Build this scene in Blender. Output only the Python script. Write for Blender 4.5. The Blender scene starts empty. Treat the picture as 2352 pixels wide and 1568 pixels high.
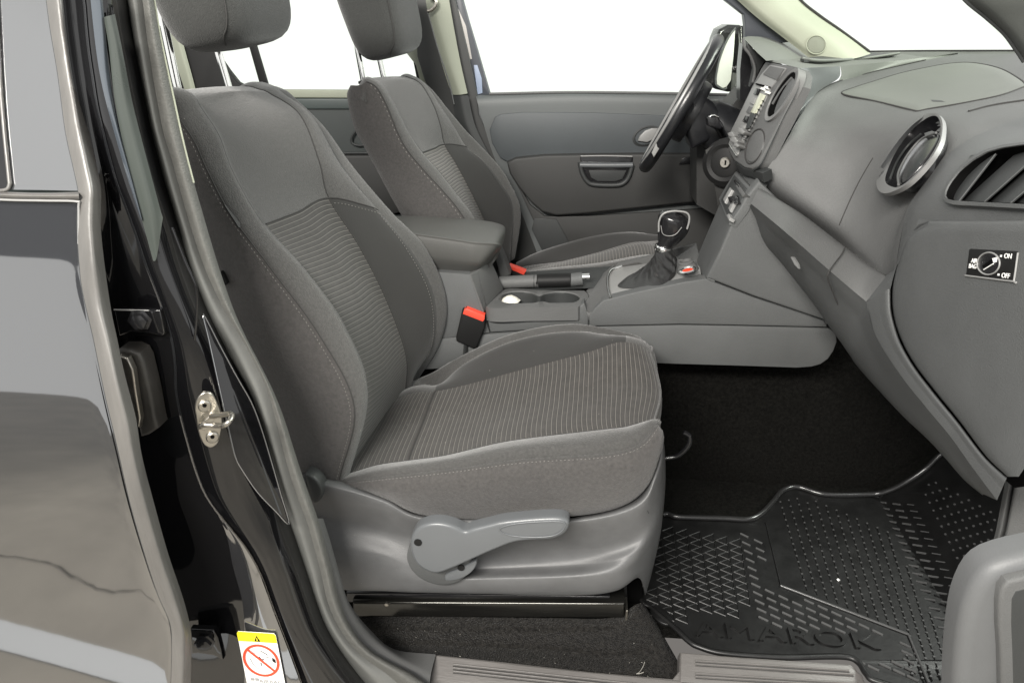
import bpy, bmesh, math, random
from mathutils import Vector, Matrix
random.seed(7)
sc = bpy.context.scene
R = math.radians
# ------------------------------------------------------------------ camera, world, light, exposure
FPX = 1700.0                      # focal length in px of a 2352 px wide frame
CAM = Vector((0.0, -1.8, 1.15)); PITCH = R(24); YAW = R(5)
cd = bpy.data.cameras.new('camera'); cam = bpy.data.objects.new('camera', cd)
sc.collection.objects.link(cam); sc.camera = cam
cd.sensor_width = 36; cd.lens = 36*FPX/2352; cd.clip_start = 0.02; cd.clip_end = 200
cam.location = CAM; cam.rotation_euler = (R(90)-PITCH, 0, YAW)
CR = cam.rotation_euler.to_matrix()
w = bpy.data.worlds.new('World'); sc.world = w; w.use_nodes = True
bg = w.node_tree.nodes['Background']; bg.inputs[1].default_value = 1.18
_wt = w.node_tree; _tc = _wt.nodes.new('ShaderNodeTexCoord'); _sx = _wt.nodes.new('ShaderNodeSeparateXYZ'); _rm = _wt.nodes.new('ShaderNodeValToRGB')
_wt.links.new(_tc.outputs['Generated'], _sx.inputs[0]); _mr = _wt.nodes.new('ShaderNodeMapRange'); _mr.inputs[1].default_value = -1; _mr.inputs[2].default_value = 1
_wt.links.new(_sx.outputs[2], _mr.inputs[0]); _wt.links.new(_mr.outputs[0], _rm.inputs[0]); _wt.links.new(_rm.outputs[0], bg.inputs[0])
_e = _rm.color_ramp.elements; _e[0].position = .28; _e[0].color = (.16, .15, .14, 1); _e[1].position = .36; _e[1].color = (1, 1, .985, 1)
_q = _rm.color_ramp.elements.new(.78); _q.color = (1, 1, .985, 1); _q = _rm.color_ramp.elements.new(.93); _q.color = (.42, .42, .41, 1)
def area(name, loc, target, sx, sy, power, col=(1, 1, 1)):
    l = bpy.data.lights.new(name, 'AREA'); l.shape = 'RECTANGLE'; l.size = sx; l.size_y = sy; l.energy = power; l.color = col
    o = bpy.data.objects.new(name, l); sc.collection.objects.link(o); o.location = loc
    o.rotation_euler = (Vector(target)-Vector(loc)).to_track_quat('-Z', 'Y').to_euler(); return o
area('added_lamp', (-.75, -3.0, 2.45), (.25, -.35, .45), 1.6, .35, 235, (1, .96, .9))  # added key lamp, camera side, to brighten near and rear-facing surfaces
area('added_lamp', (3.0, .3, 2.6), (.8, .0, .9), 1.8, .9, 150, (.96, 1, .93))  # added lamp beyond the windscreen to brighten the dash top
vs = sc.view_settings; vs.view_transform = 'Standard'; vs.look = 'None'; vs.gamma = 1; vs.exposure = 0
sc.render.film_transparent = False
try:
    sc.cycles.max_bounces = 7; sc.cycles.use_denoising = True
except Exception: pass
# ------------------------------------------------------------------ rays: where a line of sight meets a real plane of the car
def ray(u, v):
    return (CR @ Vector(((u-1176)/FPX, -(v-784)/FPX, -1.0)))
def y(u, v, Y):
    d = ray(u, v); return CAM + d*((Y-CAM.y)/d.y)
def x(u, v, X):
    d = ray(u, v); return CAM + d*((X-CAM.x)/d.x)
def z(u, v, Z):
    d = ray(u, v); return CAM + d*((Z-CAM.z)/d.z)
class Plane:
    def __init__(s, a, b, c):
        s.o = Vector(a); s.n = (Vector(b)-s.o).cross(Vector(c)-s.o).normalized()
        if s.n.dot(CAM-s.o) < 0: s.n = -s.n
    def __call__(s, u, v, off=0.0):
        d = ray(u, v); o = s.o + s.n*off
        return CAM + d*((o-CAM).dot(s.n)/d.dot(s.n))
# ------------------------------------------------------------------ materials
MATS = {}
def nd(nt, t, **k):
    n = nt.nodes.new(t)
    for a, b in k.items(): setattr(n, a, b)
    return n
def mat(name, col, rough=.6, metal=0, bump=0, scale=300, var=0, vscale=6, spec=.5, coat=0, stretch=None, ior=None, sheen=0, aniso=None, detail=3, bdist=.001):
    m = bpy.data.materials.new(name); m.use_nodes = True; nt = m.node_tree; b = nt.nodes['Principled BSDF']
    b.inputs['Base Color'].default_value = (*col, 1); b.inputs['Roughness'].default_value = rough
    b.inputs['Metallic'].default_value = metal; b.inputs['Specular IOR Level'].default_value = spec
    b.inputs['Coat Weight'].default_value = coat; b.inputs['Coat Roughness'].default_value = .03
    if ior: b.inputs['IOR'].default_value = ior
    if sheen: b.inputs['Sheen Weight'].default_value = sheen; b.inputs['Sheen Roughness'].default_value = .5
    tc = nd(nt, 'ShaderNodeTexCoord'); mp = nd(nt, 'ShaderNodeMapping'); nt.links.new(tc.outputs['Object'], mp.inputs[0])
    if stretch: mp.inputs['Scale'].default_value = stretch
    if var:
        n = nd(nt, 'ShaderNodeTexNoise'); n.inputs['Scale'].default_value = vscale; n.inputs['Detail'].default_value = 6; n.inputs['Roughness'].default_value = .6
        nt.links.new(mp.outputs[0], n.inputs['Vector'])
        mx = nd(nt, 'ShaderNodeMix', data_type='RGBA')
        mx.inputs[6].default_value = (*[c*(1-var) for c in col], 1); mx.inputs[7].default_value = (*[min(1, c*(1+var)) for c in col], 1)
        mr = nd(nt, 'ShaderNodeMapRange'); mr.inputs[1].default_value = .3; mr.inputs[2].default_value = .7
        nt.links.new(n.outputs['Fac'], mr.inputs[0]); nt.links.new(mr.outputs[0], mx.inputs[0]); nt.links.new(mx.outputs[2], b.inputs['Base Color'])
        mr2 = nd(nt, 'ShaderNodeMapRange'); mr2.inputs[1].default_value = .3; mr2.inputs[2].default_value = .7
        mr2.inputs[3].default_value = max(0, rough-.08*min(1, var*3)); mr2.inputs[4].default_value = rough+.08*min(1, var*3)
        nt.links.new(n.outputs['Fac'], mr2.inputs[0]); nt.links.new(mr2.outputs[0], b.inputs['Roughness'])
    if bump:
        n = nd(nt, 'ShaderNodeTexNoise'); n.inputs['Scale'].default_value = scale; n.inputs['Detail'].default_value = detail
        nt.links.new(mp.outputs[0], n.inputs['Vector'])
        bp = nd(nt, 'ShaderNodeBump'); bp.inputs['Strength'].default_value = bump; bp.inputs['Distance'].default_value = bdist
        nt.links.new(n.outputs['Fac'], bp.inputs['Height']); nt.links.new(bp.outputs[0], b.inputs['Normal'])
    MATS[name] = m; return m
def stripe_mat(name, base, line, period, wline=.16):
    m = mat(name, base, .9, sheen=.15); nt = m.node_tree; b = nt.nodes['Principled BSDF']
    uv = nd(nt, 'ShaderNodeUVMap', uv_map='UVMap'); sx = nd(nt, 'ShaderNodeSeparateXYZ'); nt.links.new(uv.outputs[0], sx.inputs[0])
    dv = nd(nt, 'ShaderNodeMath', operation='MULTIPLY'); dv.inputs[1].default_value = 1/period; nt.links.new(sx.outputs[1], dv.inputs[0])
    fr = nd(nt, 'ShaderNodeMath', operation='FRACT'); nt.links.new(dv.outputs[0], fr.inputs[0])
    # distance from the thread line
    a1 = nd(nt, 'ShaderNodeMath', operation='SUBTRACT'); a1.inputs[1].default_value = .5; nt.links.new(fr.outputs[0], a1.inputs[0])
    a2 = nd(nt, 'ShaderNodeMath', operation='ABSOLUTE'); nt.links.new(a1.outputs[0], a2.inputs[0])
    mr = nd(nt, 'ShaderNodeMapRange'); mr.inputs[1].default_value = wline*.35; mr.inputs[2].default_value = wline; mr.inputs[3].default_value = 1; mr.inputs[4].default_value = 0
    nt.links.new(a2.outputs[0], mr.inputs[0])
    # threads: broken along the line
    wv = nd(nt, 'ShaderNodeMath', operation='MULTIPLY'); wv.inputs[1].default_value = 1/.0042; nt.links.new(sx.outputs[0], wv.inputs[0])
    wf = nd(nt, 'ShaderNodeMath', operation='FRACT'); nt.links.new(wv.outputs[0], wf.inputs[0])
    wr = nd(nt, 'ShaderNodeMapRange'); wr.inputs[1].default_value = .0; wr.inputs[2].default_value = .35; wr.inputs[3].default_value = .35; wr.inputs[4].default_value = 1
    nt.links.new(wf.outputs[0], wr.inputs[0])
    ml = nd(nt, 'ShaderNodeMath', operation='MULTIPLY'); nt.links.new(mr.outputs[0], ml.inputs[0]); nt.links.new(wr.outputs[0], ml.inputs[1])
    # dark valley next to the line
    dk = nd(nt, 'ShaderNodeMapRange'); dk.inputs[1].default_value = wline; dk.inputs[2].default_value = wline+.2; dk.inputs[3].default_value = .62; dk.inputs[4].default_value = 1
    nt.links.new(a2.outputs[0], dk.inputs[0])
    tc = nd(nt, 'ShaderNodeTexCoord'); no = nd(nt, 'ShaderNodeTexNoise'); no.inputs['Scale'].default_value = 60; no.inputs['Detail'].default_value = 8; nt.links.new(tc.outputs['Object'], no.inputs['Vector'])
    nm = nd(nt, 'ShaderNodeMapRange'); nm.inputs[1].default_value = .3; nm.inputs[2].default_value = .7; nm.inputs[3].default_value = .8; nm.inputs[4].default_value = 1.2; nt.links.new(no.outputs['Fac'], nm.inputs[0])
    vm = nd(nt, 'ShaderNodeMath', operation='MULTIPLY'); nt.links.new(dk.outputs[0], vm.inputs[0]); nt.links.new(nm.outputs[0], vm.inputs[1])
    sc1 = nd(nt, 'ShaderNodeVectorMath', operation='SCALE'); sc1.inputs[0].default_value = base; nt.links.new(vm.outputs[0], sc1.inputs['Scale'])
    mx = nd(nt, 'ShaderNodeMix', data_type='RGBA'); nt.links.new(ml.outputs[0], mx.inputs[0]); nt.links.new(sc1.outputs[0], mx.inputs[6]); mx.inputs[7].default_value = (*line, 1)
    nt.links.new(mx.outputs[2], b.inputs['Base Color'])
    bh = nd(nt, 'ShaderNodeMath', operation='PINGPONG'); bh.inputs[1].default_value = .5; nt.links.new(a2.outputs[0], bh.inputs[0])
    bp = nd(nt, 'ShaderNodeBump'); bp.inputs['Strength'].default_value = .55; bp.inputs['Distance'].default_value = .003
    nt.links.new(bh.outputs[0], bp.inputs['Height']); nt.links.new(bp.outputs[0], b.inputs['Normal'])
    return m
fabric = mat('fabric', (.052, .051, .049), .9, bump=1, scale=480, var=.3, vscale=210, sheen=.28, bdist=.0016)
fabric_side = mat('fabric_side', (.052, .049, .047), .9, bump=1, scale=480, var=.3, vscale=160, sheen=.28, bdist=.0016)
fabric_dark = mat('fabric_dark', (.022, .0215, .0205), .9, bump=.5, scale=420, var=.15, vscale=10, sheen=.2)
headrest_m = mat('headrest_fabric', (.024, .025, .0235), .92, bump=1, scale=480, var=.3, vscale=210, sheen=.2, bdist=.0016)
fabric_top = mat('fabric_top', (.05, .049, .047), .92, bump=1, scale=480, var=.28, vscale=210, sheen=.25, bdist=.0016)
striped = stripe_mat('striped_fabric', (.032, .030, .0275), (.125, .118, .108), .0103, .10)
striped_seat = stripe_mat('striped_seat_fabric', (.040, .037, .034), (.16, .15, .136), .0103, .09)
striped_far = stripe_mat('striped_far_fabric', (.042, .039, .035), (.16, .148, .132), .0088, .15)
thread = mat('thread', (.16, .155, .145), .8)
seam_m = mat('seam', (.03, .029, .028), .9)
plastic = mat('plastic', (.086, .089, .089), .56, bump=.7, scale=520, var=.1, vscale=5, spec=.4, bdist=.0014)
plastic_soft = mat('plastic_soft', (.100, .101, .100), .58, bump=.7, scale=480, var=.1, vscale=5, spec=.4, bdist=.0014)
plastic_top_lit = mat('plastic_top_lit', (.128, .134, .122), .55, bump=.5, scale=480, var=.06, spec=.45)  # lighter, greenish dash plastic: windscreen light put into the colour
plastic_dark = mat('plastic_dark', (.034, .036, .036), .5, bump=.35, scale=430, var=.08, spec=.4)
plastic_smooth = mat('plastic_smooth', (.105, .111, .116), .33, bump=.12, scale=700, var=.04, spec=.5)
seat_trim_m = mat('seat_trim', (.096, .097, .098), .43, bump=.5, scale=650, var=.11, vscale=22, spec=.45)
black_gloss = mat('black_gloss_plastic', (.012, .012, .013), .18, var=.2)
black_matt = mat('black_matt', (.008, .008, .008), .55, bump=.2, scale=300, spec=.25)
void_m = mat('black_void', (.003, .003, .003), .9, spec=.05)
silver = mat('silver_plastic', (.24, .24, .235), .4, metal=.1)
cover_refl_m = mat('cover_reflection', (.045, .052, .047), .28, var=.06)  # greenish reflection on the black pillar, put into the colour
satin_m = mat('satin_ring', (.15, .15, .148), .5)
rib_refl_m = mat('rib_reflected_tone', (.05, .06, .072), .25, coat=.6)  # bluish-grey reflection on the black pillar, put into the colour
chrome = mat('chrome', (.85, .85, .83), .1, metal=1)
steel = mat('steel', (.40, .38, .34), .32, metal=1, bump=.2, scale=200, var=.15, vscale=30)
red_m = mat('red_button', (.75, .07, .04), .4)
paint = mat('black_paint', (.004, .004, .0045), .05, coat=.5)
paint_door = mat('black_door_paint', (.012, .0125, .014), .035, ior=2.9, coat=1, bump=.02, scale=14, bdist=.002)
paint_frame = mat('door_frame_paint', (.03, .032, .035), .1, ior=3.2, coat=1)
rim_m = mat('mat_rim_lit', (.018, .018, .018), .25, spec=.7)  # lighter than the mat rubber, to stand for the rim's highlight
seal_m = mat('rubber_seal', (.10, .096, .09), .43, bump=.6, scale=40, var=.25, vscale=16, spec=.75, stretch=(1, 1, .25), bdist=.004)
seal_in = mat('inner_seal', (.11, .112, .106), .45, bump=.3, scale=250, var=.1, vscale=12)
seal_grain = mat('seal_grain', (.09, .09, .083), .62, bump=.7, scale=420, var=.12, vscale=90, bdist=.0015)
pale = mat('pale_trim', (.31, .325, .255), .65, bump=.3, scale=500, var=.04)
pale2 = mat('pale_belt_trim', (.25, .265, .21), .6, bump=.2, scale=500, var=.04)
door_grey = mat('door_grey', (.095, .102, .102), .55, bump=.3, scale=430, var=.05)
door_inset_m = mat('door_inset', (.052, .059, .063), .5, bump=.3, scale=430, var=.06)
door_dark = mat('door_dark', (.028, .028, .027), .6, bump=.3, scale=430, var=.08)
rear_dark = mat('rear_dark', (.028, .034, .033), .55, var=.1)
carpet = mat('carpet', (.008, .0078, .007), 1, bump=1, scale=420, var=.55, vscale=130, bdist=.006, spec=.05)
carpet_lit = mat('carpet_lit_tone', (.014, .013, .0115), 1, bump=1, scale=300, var=.9, vscale=150, bdist=.01, sheen=.08, spec=.05)  # lit copy of the carpet, fuzzy highlights put into its colour
rubber = mat('mat_rubber', (.006, .006, .006), .42, bump=.25, scale=120, var=.2, vscale=20, spec=.5)
rubber_ridge = mat('mat_ridge_rubber', (.06, .06, .06), .28, spec=.8)
scuff = mat('scuff_plastic', (.115, .108, .103), .45, bump=.5, scale=300, var=.16, vscale=30, stretch=(.2, 1, 1))
rail_m = mat('rail_steel', (.05, .049, .045), .22, metal=.85, var=.3, vscale=30, stretch=(.1, 1, 1))
leather = mat('leather', (.018, .018, .018), .38, bump=.5, scale=200, spec=.5)
wheel_m = mat('wheel_leather', (.012, .0125, .014), .3, bump=.2, scale=350)
white_m = mat('white_print', (.8, .8, .78), .5)
yellow_m = mat('yellow_print', (.85, .75, .01), .45)
redp = mat('red_print', (.75, .06, .02), .45)
greyp = mat('grey_print', (.3, .3, .3), .5)
lint = mat('lint', (.3, .29, .26), .8)
lcd = mat('display', (.5, .51, .4), .2)
concrete = mat('concrete', (.33, .305, .265), .55, bump=.3, scale=20, var=.22, vscale=1.6)
wall_m = mat('wall_paint', (.62, .64, .66), .7)
reflected_band = mat('reflected_band', (.22, .225, .24), .6)
glass_m = bpy.data.materials.new('window_glass'); glass_m.use_nodes = True
_n = glass_m.node_tree; _n.nodes.remove(_n.nodes['Principled BSDF'])
_t = nd(_n, 'ShaderNodeBsdfTransparent'); _t.inputs[0].default_value = (.97, .99, .96, 1); _g = nd(_n, 'ShaderNodeBsdfGlossy'); _g.inputs['Roughness'].default_value = .02
_x = nd(_n, 'ShaderNodeMixShader'); _x.inputs[0].default_value = .025
_n.links.new(_t.outputs[0], _x.inputs[1]); _n.links.new(_g.outputs[0], _x.inputs[2]); _n.links.new(_x.outputs[0], _n.nodes['Material Output'].inputs[0])
# ------------------------------------------------------------------ object helpers
def thing(name, label, cat, loc=(0, 0, 0), group=None):
    o = bpy.data.objects.new(name, None); sc.collection.objects.link(o); o.location = loc
    o.empty_display_size = .05; o['label'] = label; o['category'] = cat
    if group: o['group'] = group
    return o
def tag(o, label=None, cat=None, group=None, kind=None):
    for k, v in (('label', label), ('category', cat), ('group', group), ('kind', kind)):
        if v: o[k] = v
    return o
def link(name, me, mats, parent=None, smooth=True, angle=None):
    o = bpy.data.objects.new(name, me); sc.collection.objects.link(o)
    for m in (mats if isinstance(mats, (list, tuple)) else [mats]): me.materials.append(m)
    if smooth:
        for p in me.polygons: p.use_smooth = True
        if angle is not None:
            try: me.set_sharp_from_angle(angle=R(angle))
            except Exception: pass
    if parent is not None:
        o.parent = parent
        off = Vector((0, 0, 0)); q = parent
        while q is not None: off += Vector(q.location); q = q.parent
        o.location = -off
    return o
def cr(p0, p1, p2, p3, t):
    return .5*((2*p1) + (p2-p0)*t + (2*p0-5*p1+4*p2-p3)*t*t + (3*p1-p0-3*p2+p3)*t*t*t)
def spline(pts, n=8, closed=False):
    pts = [Vector(p) for p in pts]; N = len(pts); out = []
    if closed:
        for i in range(N):
            for k in range(n): out.append(cr(pts[i-1], pts[i], pts[(i+1) % N], pts[(i+2) % N], k/n))
        return out
    for i in range(N-1):
        a = pts[i-1] if i else pts[0]*2-pts[1]; b = pts[i+2] if i+2 < N else pts[-1]*2-pts[-2]
        for k in range(n): out.append(cr(a, pts[i], pts[i+1], b, k/n))
    out.append(pts[-1].copy()); return out
def evenly(pts, n):
    L = [0]
    for a, b in zip(pts, pts[1:]): L.append(L[-1]+(b-a).length)
    out = []; j = 0
    for i in range(n):
        s = L[-1]*i/(n-1)
        while j < len(L)-2 and L[j+1] < s: j += 1
        t = (s-L[j])/max(1e-9, L[j+1]-L[j]); out.append(pts[j].lerp(pts[j+1], min(1, max(0, t))))
    return out
def proj(p):
    q = CR.transposed() @ (p-CAM); return 1176-FPX*q.x/q.z, 784+FPX*q.y/q.z
def inside(poly, u, v):
    c = False; n = len(poly)
    for i in range(n):
        (a, b), (d, e) = poly[i], poly[i-1]
        if (b > v) != (e > v) and u < (d-a)*(v-b)/(e-b)+a: c = not c
    return c
class Grid:
    """smooth surface through columns of points; band i lies between column i and i+1"""
    def __init__(s, cols, nr=8, nc=8, bulge=None, even=None, breaks=()):
        if even: cols = [evenly(spline(c, 10), even) for c in cols]; C = cols; s.nr = 1
        else: C = [spline(c, nr) for c in cols]; s.nr = nr
        s.C = C; s.nc = nc; rows = len(C[0]); s.rows = rows; nb = len(C)-1; s.nb = nb
        breaks = set(breaks)
        G = []
        for r in range(rows):
            line = []
            for b in range(nb):
                p1, p2 = C[b][r], C[b+1][r]
                p0 = C[b-1][r] if b > 0 and b not in breaks else p1*2-p2
                p3 = C[b+2][r] if b+2 <= nb and (b+1) not in breaks else p2*2-p1
                for k in range(nc):
                    t = k/nc; t = .5-.5*math.cos(math.pi*t); line.append(cr(p0, p1, p2, p3, t))
            line.append(C[nb][r].copy()); G.append(line)
        s.G = G; cols_n = len(G[0])
        s.N = [[None]*cols_n for _ in range(rows)]
        for r in range(rows):
            for c in range(cols_n):
                a = G[min(r+1, rows-1)][c]-G[max(r-1, 0)][c]; b = G[r][min(c+1, cols_n-1)]-G[r][max(c-1, 0)]
                n = a.cross(b); n = n.normalized() if n.length > 1e-12 else Vector((0, -1, 0))
                s.N[r][c] = n
        if s.N[rows//2][cols_n//2].dot(CAM-G[rows//2][cols_n//2]) < 0:
            for r in range(rows):
                for c in range(cols_n): s.N[r][c] = -s.N[r][c]
        if bulge:
            for r in range(rows):
                er = 1.0
                for b in range(nb):
                    h = bulge[b] if b < len(bulge) else 0
                    if not h: continue
                    for k in range(1, nc):
                        t = .5-.5*math.cos(math.pi*k/nc)
                        G[r][b*nc+k] += s.N[r][b*nc+k]*(h*(1-(2*t-1)**4))
    def build(s, name, mats, parent=None, pick=None, bands=None, rowr=None, thick=None, smooth=True, hole=None):
        bm = bmesh.new(); uvl = bm.loops.layers.uv.new('UVMap')
        b0, b1 = bands if bands else (0, s.nb); c0, c1 = b0*s.nc, b1*s.nc
        r0, r1 = rowr if rowr else (0, s.rows-1)
        mid = (c0+c1)//2
        Lt = {r0: 0.0}
        for r in range(r0+1, r1+1): Lt[r] = Lt[r-1]+(s.G[r][mid]-s.G[r-1][mid]).length
        V = {}
        for r in range(r0, r1+1):
            acc = 0
            for c in range(c0, c1+1):
                if c > c0: acc += (s.G[r][c]-s.G[r][c-1]).length
                V[r, c] = (bm.verts.new(s.G[r][c]), acc)
        for r in range(r0, r1):
            for c in range(c0, c1):
                q = [(r, c), (r, c+1), (r+1, c+1), (r+1, c)]
                if hole and all(inside(hole, *proj(V[k][0].co)) for k in q): continue
                try: f = bm.faces.new([V[k][0] for k in q])
                except ValueError: continue
                for l, k in zip(f.loops, q): l[uvl].uv = (V[k][1], Lt[k[0]])
                if pick: f.material_index = pick(c//s.nc, r/s.nr)
        bm.normal_update()
        ff = bm.faces[len(bm.faces)//2] if hasattr(bm.faces, 'ensure_lookup_table') and (bm.faces.ensure_lookup_table() or True) else None
        mr, mc = (r0+r1)//2, (c0+c1)//2
        if ff and ff.normal.dot(s.N[mr][mc]) < 0: bmesh.ops.reverse_faces(bm, faces=bm.faces[:])
        if thick:
            bm.normal_update()
            bmesh.ops.solidify(bm, geom=bm.faces[:], thickness=thick)
        me = bpy.data.meshes.new(name); bm.to_mesh(me); bm.free()
        return link(name, me, mats, parent, smooth, 50 if thick else None)
    def col(s, j, r0=0, r1=None, off=0.0, side=0):
        c = min(j*s.nc+side, len(s.G[0])-1); r1 = s.rows-1 if r1 is None else r1
        return [s.G[r][c]+s.N[r][c]*off for r in range(r0, r1+1)]
    def row(s, r, c0=None, c1=None, off=0.0):
        return [s.G[r][c]+s.N[r][c]*off for c in range(c0 or 0, (c1 if c1 is not None else len(s.G[0])-1)+1)]
def add_tube(bm, pts, r, seg=8, closed=False, cap=True, flat=1.0, up=None):
    n = len(pts); rings = []; nrm = None
    for i, p in enumerate(pts):
        a = pts[i-1] if i or closed else p; b = pts[(i+1) % n] if i < n-1 or closed else p
        t = (b-a); t = t.normalized() if t.length > 1e-9 else Vector((0, 0, 1))
        if up is not None: nrm = (up-t*up.dot(t)).normalized()
        elif nrm is None:
            q = Vector((0, 0, 1)) if abs(t.z) < .9 else Vector((1, 0, 0)); nrm = (q-t*q.dot(t)).normalized()
        else: nrm = (nrm-t*nrm.dot(t)).normalized()
        bi = t.cross(nrm); rr = r[i] if isinstance(r, (list, tuple)) else r
        rings.append([bm.verts.new(p+nrm*math.cos(2*math.pi*k/seg)*rr*flat+bi*math.sin(2*math.pi*k/seg)*rr) for k in range(seg)])
    m = n if closed else n-1
    for i in range(m):
        A, B = rings[i], rings[(i+1) % n]
        for k in range(seg): bm.faces.new((A[k], A[(k+1) % seg], B[(k+1) % seg], B[k]))
    if cap and not closed: bm.faces.new(rings[0][::-1]); bm.faces.new(rings[-1])
def finish(name, bm, mats, parent=None, smooth=True, angle=40, fix=True):
    if fix: bmesh.ops.recalc_face_normals(bm, faces=bm.faces[:])
    me = bpy.data.meshes.new(name); bm.to_mesh(me); bm.free(); return link(name, me, mats, parent, smooth, angle)
def tube(name, pts, r, m, parent=None, n=6, seg=8, closed=False, flat=1.0, raw=False, up=None):
    bm = bmesh.new(); P = [Vector(p) for p in pts] if raw else spline(pts, n, closed)
    if isinstance(r, (list, tuple)) and not raw:
        k = len(r)-1; r = [r[min(k, int(i/(len(P)-1)*k))]*(1-(i/(len(P)-1)*k) % 1)+r[min(k, int(i/(len(P)-1)*k)+1)]*((i/(len(P)-1)*k) % 1) for i in range(len(P))]
    add_tube(bm, P, r, seg, closed, True, flat, up); return finish(name, bm, m, parent, angle=60)
def stitches(name, pts, m, parent, step=.0075, ln=.0045, r=.0007):
    P = evenly([Vector(p) for p in pts], max(3, int(sum((b-a).length for a, b in zip(pts, pts[1:]))/step)*2))
    bm = bmesh.new()
    for i in range(0, len(P)-1, 2): add_tube(bm, [P[i], P[i].lerp(P[i+1], .62*2*ln/step if ln < step else 1)], r, 4)
    return finish(name, bm, m, parent)
def prism(name, pts, depth, m, parent=None, bevel=.0, seg=3, normal=None, smooth=True, curve=0):
    """outline in space (planar), extruded by depth away from the camera side"""
    P = [Vector(p) for p in pts]
    if curve: P = spline(P, curve, True)
    c = sum(P, Vector())/len(P)
    if normal is None:
        nn = Vector()
        for a, b in zip(P, P[1:]+P[:1]): nn += (a-c).cross(b-c)
        normal = nn.normalized()
        if normal.dot(CAM-c) < 0: normal = -normal
    bm = bmesh.new(); top = [bm.verts.new(p) for p in P]; f = bm.faces.new(top)
    r = bmesh.ops.extrude_face_region(bm, geom=[f]); vv = [e for e in r['geom'] if isinstance(e, bmesh.types.BMVert)]
    bmesh.ops.translate(bm, verts=vv, vec=-normal*depth)
    bmesh.ops.recalc_face_normals(bm, faces=bm.faces[:])
    if bevel:
        tv = set(top); es = [e for e in bm.edges if e.verts[0] in tv and e.verts[1] in tv]
        bmesh.ops.bevel(bm, geom=es, offset=bevel, segments=seg, affect='EDGES', profile=.5, clamp_overlap=True)
    return finish(name, bm, m, parent, smooth, 35)
def box(name, c, s, m, parent=None, bevel=0, rot=None, seg=3):
    bm = bmesh.new(); bmesh.ops.create_cube(bm, size=1); bmesh.ops.scale(bm, vec=s, verts=bm.verts[:])
    if bevel: bmesh.ops.bevel(bm, geom=bm.edges[:], offset=bevel, segments=seg, affect='EDGES', clamp_overlap=True)
    M = Matrix.Translation(c) @ (rot.to_4x4() if rot is not None else Matrix())
    bmesh.ops.transform(bm, matrix=M, verts=bm.verts[:]); return finish(name, bm, m, parent, angle=35)
def frame(n, up=Vector((0, 0, 1))):
    n = n.normalized(); a = up.cross(n).normalized(); b = n.cross(a); return Matrix((a, b, n)).transposed()
def lathe(name, c, axis, prof, m, parent=None, seg=32, up=Vector((0, 0, 1)), sx=1, sy=1):
    """prof: list of (radius, height along axis)"""
    M = frame(axis, up); bm = bmesh.new(); rings = []
    for r, h in prof:
        rings.append([bm.verts.new(Vector(c)+M @ Vector((math.cos(2*math.pi*k/seg)*r*sx, math.sin(2*math.pi*k/seg)*r*sy, h))) for k in range(seg)])
    for A, B in zip(rings, rings[1:]):
        for k in range(seg): bm.faces.new((A[k], A[(k+1) % seg], B[(k+1) % seg], B[k]))
    bm.faces.new(rings[0][::-1]); bm.faces.new(rings[-1]); return finish(name, bm, m, parent, angle=35)
def lathe_xf(name, fn, prof, m, parent=None, seg=40):
    """fn(a, s, h) -> point ; rings follow an arbitrary oval outline"""
    bm = bmesh.new(); rings = []
    for s_, h in prof: rings.append([bm.verts.new(fn(2*math.pi*k/seg, s_, h)) for k in range(seg)])
    for A, B in zip(rings, rings[1:]):
        for k in range(seg): bm.faces.new((A[k], A[(k+1) % seg], B[(k+1) % seg], B[k]))
    bm.faces.new(rings[-1]); return finish(name, bm, m, parent, angle=40)
def text(name, s, M, size, m, parent, ext=.0004, bevel=0, spacing=1.0, bold=0):
    c = bpy.data.curves.new(name, 'FONT'); c.body = s; c.size = size; c.extrude = ext; c.align_x = 'CENTER'; c.align_y = 'CENTER'
    c.bevel_depth = bevel; c.space_character = spacing; c.offset = bold
    o = bpy.data.objects.new(name, c); sc.collection.objects.link(o)
    dg = bpy.context.evaluated_depsgraph_get(); me = bpy.data.meshes.new_from_object(o.evaluated_get(dg)); bpy.data.objects.remove(o)
    me.transform(M); return link(name, me, m, parent, smooth=False)
def V(*rows): return list(rows)
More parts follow.
